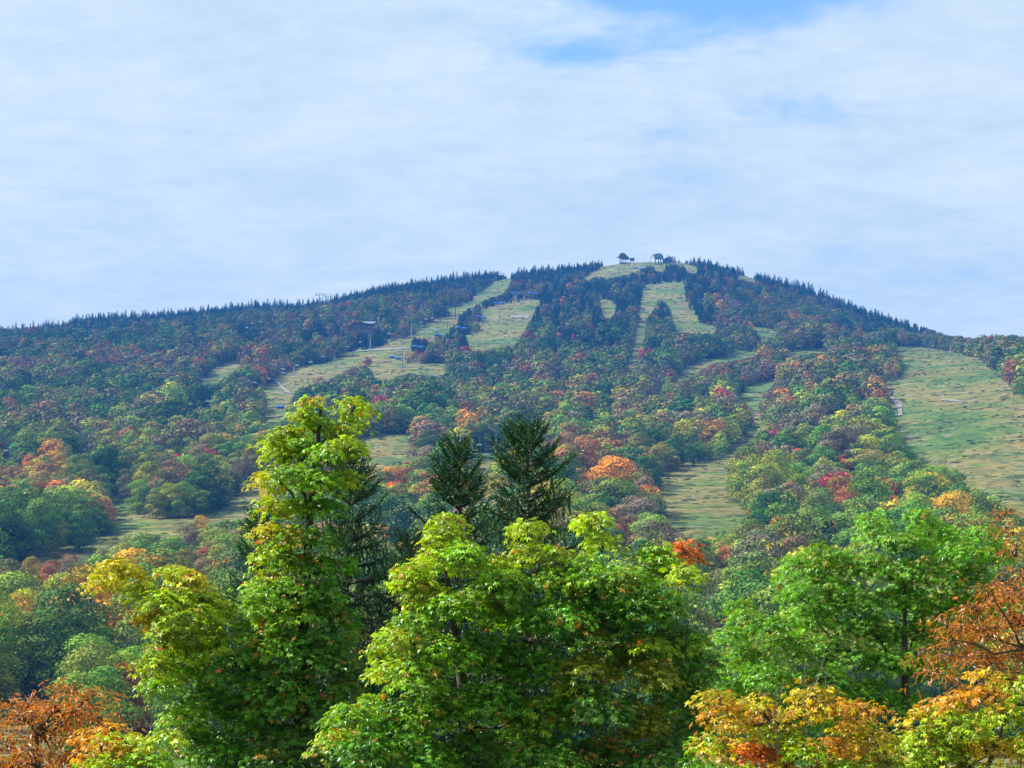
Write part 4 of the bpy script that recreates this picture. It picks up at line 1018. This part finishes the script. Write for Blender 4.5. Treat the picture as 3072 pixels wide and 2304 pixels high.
def grow_spruce(u, vtop, Y, spread, seed, label, hang=1.0, full=1.0):
    """near conifer: vtop = pixel row of its tip, spread = branch length in m per m below the tip"""
    r = np.random.default_rng(seed)
    tip = np.array(at(u, vtop, Y)); gz = float(height(tip[0], Y)); root = np.array([tip[0], Y, gz])
    H = tip[2] - gz
    o = empty('spruce_tree', root.tolist()); tag(o, label, 'spruce tree', 'dark spruces behind the maples')
    tr = [root + [0, 0, -.3]] + [root + np.array([r.normal() * .05, r.normal() * .05, H * t]) for t in (0.3, 0.6, 0.85)] + [tip]
    parts = [tube(tr, [.22, .17, .10, .05, .008], 8)]
    TP, TDr, TL = [], [], []
    z = 0.10
    while z < min(H - 1.5, 8.5):
        nb = r.integers(4, 7); ph = r.uniform(0, 6.28)
        for b in range(nb):
            az = ph + b * 6.283 / nb + r.uniform(-.3, .3)
            L_ = min(2.6, (0.10 + spread * z ** 0.72) * r.uniform(0.66, 1.18)) * (1 - 0.25 * max(0, z - 4) / 3)
            zb = tip[2] - z
            el = np.interp(z, [0, 0.6, 1.6, 3.5], [0.95, 0.72, 0.35, 0.0]) + r.uniform(-.12, .12)
            n = 9; t = np.linspace(0, 1, n)
            hx = L_ * t * math.cos(el) ; hz = L_ * (np.sin(el) * t - (0.16 + 0.16 * min(z, 3) / 3) * hang * t ** 1.3 + 0.24 * t ** 3.2)
            pts = np.stack([tip[0] + np.cos(az) * hx, Y + np.sin(az) * hx, zb + hz], -1)
            parts.append(tube(pts, np.linspace(0.022 + 0.008 * L_, 0.004, n), 4))
            nt = int(L_ * 17 * full) + 3
            for q in np.linspace(0.12, 1, nt):
                f = q * (n - 1); i = min(int(f), n - 2); p = pts[i] * (1 - (f - i)) + pts[i + 1] * (f - i); d = pts[i + 1] - pts[i]; d /= np.linalg.norm(d)
                side = np.array([-math.sin(az), math.cos(az), 0])
                for s_ in (-1, 1):
                    dd = d * r.uniform(0.4, 0.9) + side * s_ * r.uniform(0.4, 0.9) + np.array([0, 0, r.uniform(-0.1, 0.35)]) * (1 if z < 1.2 else 0.3)
                    l = r.uniform(0.10, 0.32) * (1.25 - 0.6 * q) + 0.06
                    if z > 0.9 and r.random() < 0.55 * hang:      # pendulous branchlets under the lower limbs
                        dd = np.array([d[0] * .2, d[1] * .2, -1.0]) + r.normal(size=3) * 0.14; l = r.uniform(0.16, 0.42) * min(1, .5 + z / 4)
                    TP.append(p); TDr.append(dd / np.linalg.norm(dd)); TL.append(l)
            TP.append(pts[-1]); TDr.append(d); TL.append(0.16)
        z += r.uniform(0.15, 0.27)
    for q in np.linspace(0, 0.35, 6): TP.append(tip - [0, 0, q]); TDr.append(np.array([0, 0, 1.0])); TL.append(0.14)
    TP, TDr, TL = np.array(TP), np.array(TDr), np.array(TL)
    K = 15; nT = len(TP); idx = np.repeat(np.arange(nT), K); t = np.tile(np.linspace(0.0, 1, K), nT)
    D = TDr[idx]; P = TP[idx] + D * (TL[idx] * t)[:, None]
    side = np.cross(D, r.normal(size=D.shape)); side /= np.linalg.norm(side, axis=1)[:, None]
    nd = D * 0.8 + side * 0.75 * (1 - 0.5 * t)[:, None]; nd /= np.linalg.norm(nd, axis=1)[:, None]
    wd = np.cross(nd, r.normal(size=D.shape)); wd /= np.linalg.norm(wd, axis=1)[:, None]
    ln = (0.044 * r.uniform(.7, 1.2, len(P)))[:, None]; w_ = 0.0085
    V = np.stack([P - nd * .01, P + nd * ln * .45 + wd * w_, P + nd * ln, P + nd * ln * .45 - wd * w_], 1).reshape(-1, 3)
    F = np.arange(len(V)).reshape(-1, 4)
    col = np.array([0.021, 0.064, 0.022]) * r.uniform(0.6, 1.5, nT)[idx][:, None] * r.uniform(.8, 1.2, len(P))[:, None]
    fresh = (t > .6) & (TL[idx] < .2); col[fresh] *= np.array([1.7, 1.6, 1.2])
    obj('crown', mesh_quads('crown', V - root, F, col, (M_NEEDLE,)), o)
    v, f = merge(parts); obj('trunk', mesh_quads('trunk', v - root, f, mats=(M_BARK,), smooth=True), o)

for i, (k_, T_) in enumerate(FG.items()): grow_tree(k_, T_, 40 + i)
grow_spruce(352, 460, 33.0, 0.44, 61, 'dark drooping spruce close behind the right side of the tall maple', 1.25, 1.0)
grow_spruce(262, 520, 31.0, 0.42, 62, 'dark spruce with drooping limbs left of the tall maple', 1.2, .8)
grow_spruce(458, 449, 33.0, 0.52, 63, 'left one of the two spruces showing clear against the central meadow', 1.1, 1.1)
grow_spruce(526, 434, 31.0, 0.70, 64, 'right one of the two spruces, broad and dark behind the centre maple', 0.95, 1.2)
grow_spruce(410, 542, 36.0, 0.60, 65, 'lower dark spruce in the gap between tall maple and the two spruces', 1.2, 1.0)

def bare_shrub(u, vtop, Y, n, wpx, seed, label, mat):
    r = np.random.default_rng(seed); b = at(u, 1000, Y); gz = float(height(b.x, Y)); root = np.array([b.x, Y, gz]); o = empty('bare_sapling', root.tolist()); tag(o, label, 'sapling')
    tz = at(u, vtop, Y).z; parts = []
    for k in range(n):
        e = np.array([b.x + r.uniform(-1, 1) * wpx * Y / FPX, Y + r.uniform(-.4, .4), tz - r.uniform(0, .7)])
        s_ = root + np.array([r.uniform(-.12, .12), r.uniform(-.1, .1), 0]); H_ = e[2] - s_[2]
        pts = [s_, s_ * .65 + e * .35 + r.normal(size=3) * .10, s_ * .3 + e * .7 + r.normal(size=3) * .10, s_ * .12 + e * .88 + r.normal(size=3) * .06, e]
        parts.append(tube(pts, [.018, .012, .008, .005, .002], 5))
        for j in range(9):
            t = r.uniform(.55, .98); i = 2 if t < .88 else 3; a = pts[i] * (1 - (t - .7) / .3) + pts[4] * (t - .7) / .3 if t > .7 else pts[1] * .4 + pts[2] * .6
            e2 = a + np.array([r.uniform(-.22, .22), r.uniform(-.2, .2), r.uniform(.12, .4)])
            parts.append(tube([a, a * .5 + e2 * .5 + r.normal(size=3) * .015, e2], [.006, .0045, .002], 3))
    v, f = merge(parts); obj('stems', mesh_quads('stems', v - root, f, mats=(mat,)), o)
bare_shrub(800, 640, 17.2, 4, 40, 71, 'pale leafless sapling standing before the oak', M_BARK_PALE)
bare_shrub(152, 668, 17.3, 4, 28, 73, 'leafless grey sapling between the small maple and the tall maple', M_BARK_PALE)

# ------------------------------------------------------------------ the forest: the trees that show largest one by one, the rest as one wood per kind
REC = plan_forest()
def visible_pixels(R):
    own = np.zeros((768, 1024), bool)
    yy, xx = np.mgrid[0:768, 0:1024]
    for T in FG.values():
        for (u, v, ru, rv, *_r) in T['blobs']: own |= ((xx - u) / ru) ** 2 + ((yy - v) / rv) ** 2 < 0.8
    for (u, vt, w) in ((352, 446, .42), (456, 440, .42), (529, 425, .5)): own |= (yy > vt + 25) & (np.abs(xx - u) < (yy - vt) * w * .8)
    order = np.argsort(R['y']); cnt = np.zeros(len(R['y']), int)
    pm = FPX / R['y']; Wd = np.where(R['sp'], R['H'] * .17, R['H'] * .30) * pm; Hp = R['H'] * pm
    for i in order:
        u, v, w, h = R['u'][i], R['v'][i], Wd[i], Hp[i]
        x0, x1 = int(max(0, u - w)), int(min(1024, u + w + 1)); y0, y1 = int(max(0, v - h)), int(min(768, v + 1))
        if x1 <= x0 or y1 <= y0: continue
        s_ = own[y0:y1, x0:x1]
        if s_.size <= 4: cnt[i] = (~s_).sum(); s_[:] = True; continue
        cx = (xx[y0:y1, x0:x1] + .5 - u) / (w + .3)
        if R['sp'][i]: ins = np.abs(cx) < np.clip((yy[y0:y1, x0:x1] + .5 - (v - h)) / h, 0, 1)
        else: ins = cx ** 2 + ((yy[y0:y1, x0:x1] + .5 - (v - h * .5)) / (h * .5)) ** 2 < 1
        cnt[i] = (ins & ~s_).sum(); s_ |= ins
    return cnt
VIS = visible_pixels(REC)
BIG = [broadleaf_proto(200 + i, 6200, 0.36, W=4.3, H=14.0, base=0.0, irregular=1.15) for i in range(5)]
MIDP = [broadleaf_proto(220 + i, 1700, 0.66, W=4.3, H=14.0, base=0.0, irregular=1.15) for i in range(6)]
LOW = [broadleaf_proto(240 + i, 520, 1.15, W=4.3, H=14.0, base=0.0, irregular=1.1) for i in range(6)]
SPB = [spruce_proto(260 + i, 1300, 10.0, 2.0, 0.42) for i in range(5)]
SPL = [spruce_proto(280 + i, 330, 10.0, 2.0, 0.75) for i in range(5)]
def proto_collection(name, protos, mat, kind):
    c = bpy.data.collections.new(name)
    for i, p in enumerate(protos):
        c.objects.link(bpy.data.objects.new(f'{kind}_{i:02d}', joined(kind, p, mat)))
    return c
C_MID = proto_collection('broadleaf forms', MIDP, M_FAR, 'wood_broadleaf_near'); C_LOW = proto_collection('broadleaf forms far', LOW, M_FAR, 'wood_broadleaf_far')
C_SPL = proto_collection('spruce forms', SPL, M_FARN, 'wood_spruce')
def scatter(name, P, idx, rotz, scl, tint, coll, label, cat=None):
    me = bpy.data.meshes.new(name); me.vertices.add(len(P)); me.vertices.foreach_set('co', np.ascontiguousarray(P, np.float32).ravel())
    a = me.attributes.new('idx', 'INT', 'POINT'); a.data.foreach_set('value', np.ascontiguousarray(idx, np.int32))
    a = me.attributes.new('rot', 'FLOAT_VECTOR', 'POINT'); a.data.foreach_set('vector', np.ascontiguousarray(np.stack([rotz * 0, rotz * 0, rotz], -1), np.float32).ravel())
    a = me.attributes.new('scl', 'FLOAT_VECTOR', 'POINT'); a.data.foreach_set('vector', np.ascontiguousarray(scl, np.float32).ravel())
    c4 = np.ones((len(P), 4), np.float32); c4[:, :3] = tint
    a = me.attributes.new('tint', 'FLOAT_COLOR', 'POINT'); a.data.foreach_set('color', c4.ravel())
    me.update()
    o = obj(name, me)
    g = bpy.data.node_groups.new(name, 'GeometryNodeTree')
    g.interface.new_socket('Geometry', in_out='INPUT', socket_type='NodeSocketGeometry'); g.interface.new_socket('Geometry', in_out='OUTPUT', socket_type='NodeSocketGeometry')
    N, L = g.nodes.new, g.links.new
    gi, go = N('NodeGroupInput'), N('NodeGroupOutput')
    ci = N('GeometryNodeCollectionInfo'); ci.inputs['Collection'].default_value = coll; ci.inputs['Separate Children'].default_value = True; ci.inputs['Reset Children'].default_value = True
    ip = N('GeometryNodeInstanceOnPoints'); ip.inputs['Pick Instance'].default_value = True
    def na(n, t): x = N('GeometryNodeInputNamedAttribute'); x.data_type = t; x.inputs['Name'].default_value = n; return x.outputs['Attribute']
    L(gi.outputs[0], ip.inputs['Points']); L(ci.outputs[0], ip.inputs['Instance']); L(na('idx', 'INT'), ip.inputs['Instance Index'])
    L(na('rot', 'FLOAT_VECTOR'), ip.inputs['Rotation']); L(na('scl', 'FLOAT_VECTOR'), ip.inputs['Scale'])
    L(ip.outputs[0], go.inputs[0])
    md = o.modifiers.new('scatter', 'NODES'); md.node_group = g
    tag(o, label, cat, kind='stuff')
    return o

def place_forest(R, vis):
    n = len(R['x']); r = np.random.default_rng(77)
    P = np.stack([R['x'], R['y'], R['z'] - 0.2], -1)
    tint = np.array([PAL[k] for k in PALK])[R['k']]
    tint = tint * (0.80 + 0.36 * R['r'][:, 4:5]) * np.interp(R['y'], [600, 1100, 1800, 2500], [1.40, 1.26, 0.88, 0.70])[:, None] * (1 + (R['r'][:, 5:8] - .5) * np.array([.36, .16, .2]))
    sp = R['sp']
    tint[sp] = np.array([0.014, 0.046, 0.030]) * (0.6 + 0.8 * R['r'][sp][:, 4:5])
    tint = np.clip(tint, .004, .7)
    rot = r.uniform(0, 6.283, n)
    sc_b = R['H'] / 14.0; sc_s = R['H'] / 10.0
    jit = r.uniform(.9, 1.2, n)
    S = np.where(sp[:, None], np.stack([sc_s * jit * 1.5, sc_s * jit * 1.5, sc_s], -1), np.stack([sc_b * jit * 1.2, sc_b * jit * 1.2, sc_b], -1))
    score = vis + 1000 * 0 + R['special'] * 25 * (vis > 6)
    ib = np.nonzero(~sp & (vis > 0))[0]; ib = ib[np.argsort(-score[ib])][:292]
    isp = np.nonzero(sp & (vis > 0))[0]; isp = isp[np.argsort(-score[isp])][:292]
    solo = np.zeros(n, bool); solo[ib] = True; solo[isp] = True
    # --- labels that tell the trees apart: colour, where, and which one from the left there
    LM = [(40,500,'in the dark left wood'),(40,540,'on the near face of the left wood'),(145,455,'on top of the rounded wood island'),(165,500,'on the near face of the rounded wood island'),(215,470,'on the right side of the rounded wood island'),
      (40,590,'left below the long curved meadow'),(60,640,'at the left edge below the curved meadow'),(110,690,'above the left rust tree'),(150,550,'directly below the curved meadow'),(215,560,'below the meadow beside the tall maple'),(210,620,'beside the yellow arm of the tall maple'),
      (40,440,'on the lower left slope'),(130,420,'above the rounded wood island'),(220,425,'left of the tall maple top'),(60,385,'high on the left shoulder'),(170,375,'on the middle left slope'),(240,400,'beside the small left run'),(120,335,'under the left skyline'),(230,325,'under the skyline left of the towers'),
      (330,365,'below the lodge'),(350,315,'between lodge and skyline'),(370,345,'right of the lodge'),(430,300,'under the skyline above the grassy strip'),(430,350,'on the tree island of the run'),
      (370,415,'right of the tall maple top'),(400,390,'below the run with blue chairs'),(450,400,'in the middle of the slope'),(430,425,'above the small central meadow'),(480,430,'behind the right spruce top'),(390,470,'right of the tall maple below the meadow'),(400,520,'between tall maple and the spruces'),(400,600,'low between tall maple and spruces'),
      (520,370,'below the dark conifer slope'),(560,400,'in the centre right woods'),(570,330,'on the dark conifer slope'),(620,310,'left of the steep upper run'),(640,370,'at the foot of the steep upper run'),(700,350,'right of the steep upper run'),(720,310,'on the right flank of the peak'),(800,320,'on the far right flank'),
      (560,290,'just left of the summit grass'),(660,265,'by the summit buildings'),(700,270,'on the summit right of the buildings'),(600,430,'behind the broad centre wood'),(650,420,'on the broad centre wood'),(700,440,'on the right edge of the broad centre wood'),(620,470,'on the near side of the broad centre wood'),(600,500,'above the centre maple'),(640,520,'above right of the centre maple'),
      (700,390,'beside the curving right run'),(760,370,'above the curving right run'),(740,430,'beside the narrow right run'),(800,400,'in the wood left of the wide run'),(860,370,'at the top left of the wide run'),(870,440,'at the left edge of the wide run'),(800,460,'above the lower right wood'),(850,480,'in the lower right wood'),
      (900,480,'at the lower edge of the wide run'),(960,500,'above the oak top'),(770,510,'right of the lower right clearing'),(710,550,'behind the orange maple tip'),(760,560,'left of the oak'),(730,600,'between centre maple and oak'),(680,500,'at the lower right clearing'),(990,480,'under the right run at the frame edge'),
      (960,340,'along the top of the wide run'),(1010,370,'at the right edge of the wide run'),(880,335,'under the right skyline'),(1005,350,'on the right skyline')]
    lmx = np.array([[a, b] for a, b, _ in LM], float)
    def size_word(px): return 'large' if px > 34 else ('medium' if px > 20 else 'small')
    ords = ['leftmost', 'second from left', 'third from left', 'fourth from left', 'fifth from left', 'sixth from left', 'seventh from left', 'eighth from left', 'ninth from left', 'tenth from left']
    groups = {}
    for i in list(ib) + list(isp):
        pm = FPX / R['y'][i]; cu, cv = R['u'][i], R['v'][i] - .5 * R['H'][i] * pm
        j = int(np.argmin((lmx[:, 0] - cu) ** 2 + (1.4 * (lmx[:, 1] - cv)) ** 2))
        kind = ('dark spruce' if R['r'][i, 4] < .5 else 'dark green spruce') if sp[i] else PALK[R['k'][i]] + ' tree'
        groups.setdefault((kind, size_word(R['H'][i] * pm), j), []).append((cu, cv, i))
    labels = {}
    for (kind, sw, j), L_ in groups.items():
        L_.sort()
        rows = [L_] if len(L_) <= 8 else None
        if rows is None:
            L2 = sorted(L_, key=lambda t: t[1]); h = (len(L2) + 2) // 3
            rows = [sorted(L2[:h]), sorted(L2[h:2 * h]), sorted(L2[2 * h:])]
        for ri, row in enumerate(rows):
            pre = ['upper row', 'middle row', 'lower row'][ri] if len(rows) > 1 else ''
            for q, (_, _, i) in enumerate(row):
                t = f'{sw} {kind} {LM[j][2]}'
                if len(row) > 1: t += f', {ords[q] if q < 10 else str(q + 1) + "th from left"}' + (', ' + pre if pre else '')
                elif pre: t += f', {pre}'
                labels[i] = t
    # --- individuals, copied in a loop
    crowns = [mesh_quads('crown', *p[0][:2], p[0][2], (M_FAR,)) for p in BIG]; trunks = [mesh_quads('trunk', *p[1], mats=(M_BARK_FAR,)) for p in BIG]
    crowns2 = [mesh_quads('crown', *p[0][:2], p[0][2], (M_FAR,)) for p in MIDP]; trunks2 = [mesh_quads('trunk', *p[1], mats=(M_BARK_FAR,)) for p in MIDP]
    spm = [joined('spruce_tree', p, M_FARN) for p in SPB]
    for i in ib:
        near = R['y'][i] < 1000
        cs, ts = (crowns, trunks) if near else (crowns2, trunks2)
        q = int(r.integers(len(cs)))
        e = empty('broadleaf_tree', P[i].tolist()); e.rotation_euler = (0, 0, float(rot[i])); e.scale = S[i].tolist()
        tag(e, labels[i], 'tree', 'autumn broadleaf trees of the mountain forest')
        c = obj('crown', cs[q], e); c['tint'] = [float(t) for t in tint[i]]
        obj('trunk', ts[q], e)
    for i in isp:
        o = obj('spruce_tree', spm[int(r.integers(len(spm)))]); o.location = P[i].tolist(); o.rotation_euler = (0, 0, float(rot[i])); o.scale = S[i].tolist()
        tag(o, labels[i], 'spruce tree', 'dark spruces of the mountain forest'); o['tint'] = [float(t) for t in tint[i]]
    m1 = ~solo & ~sp & (R['y'] < 1150); m2 = ~solo & ~sp & (R['y'] >= 1150); m3 = ~solo & sp
    idx = r.integers(0, 1000, n)
    scatter('near_broadleaf_forest', P[m1], idx[m1] % len(MIDP), rot[m1], S[m1], tint[m1], C_MID, 'remaining autumn broadleaf trees of the lower slopes as one wood')
    scatter('far_broadleaf_forest', P[m2], idx[m2] % len(LOW), rot[m2], S[m2], tint[m2], C_LOW, 'far off autumn broadleaf forest of the upper mountain')
    scatter('spruce_forest', P[m3], idx[m3] % len(SPL), rot[m3], S[m3], tint[m3], C_SPL, 'remaining dark conifers of the upper mountain and ridge')
    print('trees', n, 'solo', len(ib), len(isp), 'min vis', vis[ib].min(), vis[isp].min())
place_forest(REC, VIS)

# low scrub and tussocks on the open runs
def scrub():
    r = np.random.default_rng(9)
    n = 60000
    Y = 330 + (2650 - 330) * r.random(n) ** 0.75; X = ((UMIN - 512) + r.random(n) * (UMAX - UMIN)) / FPX * Y
    Z = height(X, Y); u, v = project(np.stack([X, Y, Z], -1))
    s_ = np.sin(X * .045 + Y * .11) + np.sin(X * -.03 + Y * .07 + 1) + np.sin(Y * .21 + X * .02) + np.sin(X * .09 - Y * .05)
    keep = look(RUNMASK, u, v) & (s_ + r.normal(size=n) * .9 > 0.35)
    X, Y, Z = X[keep], Y[keep], Z[keep]; m = len(X)
    protos = []
    for k in range(4):
        q = np.random.default_rng(300 + k); D = rand_dirs(70, q, .5); D[:, 2] = abs(D[:, 2]); P = D * np.array([1.0, 1.0, .6]) * q.uniform(.6, 1.1, (70, 1))
        V, F = cards(P, D + q.normal(size=D.shape) * .4, .5, q); protos.append(((V, F, np.repeat(q.uniform(.7, 1.3, (len(F), 1)), 3, 1)), tube([(0, 0, -.5), (0, 0, .3)], [.05, .03], 4)))
    c = proto_collection('scrub forms', protos, M_FAR, 'scrub_clump')
    pal = np.array([(0.05, .085, .025), (.085, .12, .03), (.11, .085, .045), (.03, .05, .02), (.15, .13, .05)])
    s0 = r.uniform(.35, 1.3, m) * np.interp(Y, [400, 2500], [.8, 1.1])
    scatter('low_scrub', np.stack([X, Y, Z], -1), r.integers(0, 4, m), r.uniform(0, 6.28, m), np.stack([s0 * 1.6, s0, s0 * .6], -1), pal[r.integers(0, 5, m)] * r.uniform(1.1, 1.9, (m, 1)), c, 'low scrub and grass tussocks dotting the open ski runs')
    print('scrub', m)
scrub()

# ------------------------------------------------------------------ haze
def haze():
    m_, nt = new_mat('haze_air'); N, L = nt.nodes.new, nt.links.new
    out = N('ShaderNodeOutputMaterial'); pv = N('ShaderNodeVolumePrincipled')
    pv.inputs['Color'].default_value = (0.05, 0.28, 0.95, 1); pv.inputs['Density'].default_value = 1.1e-4; pv.inputs['Anisotropy'].default_value = 0.1
    L(pv.outputs[0], out.inputs['Volume'])
    v, f = boxvf((0, 1720, 330), (5150, 3700, 1000))
    zmin = -40
    v[:, 2] = np.where(v[:, 2] < 330, zmin, 620)
    tag(obj('haze', mesh_quads('haze', v, f, mats=(m_,))), 'thin blue haze over the mountain', kind='stuff')
haze()
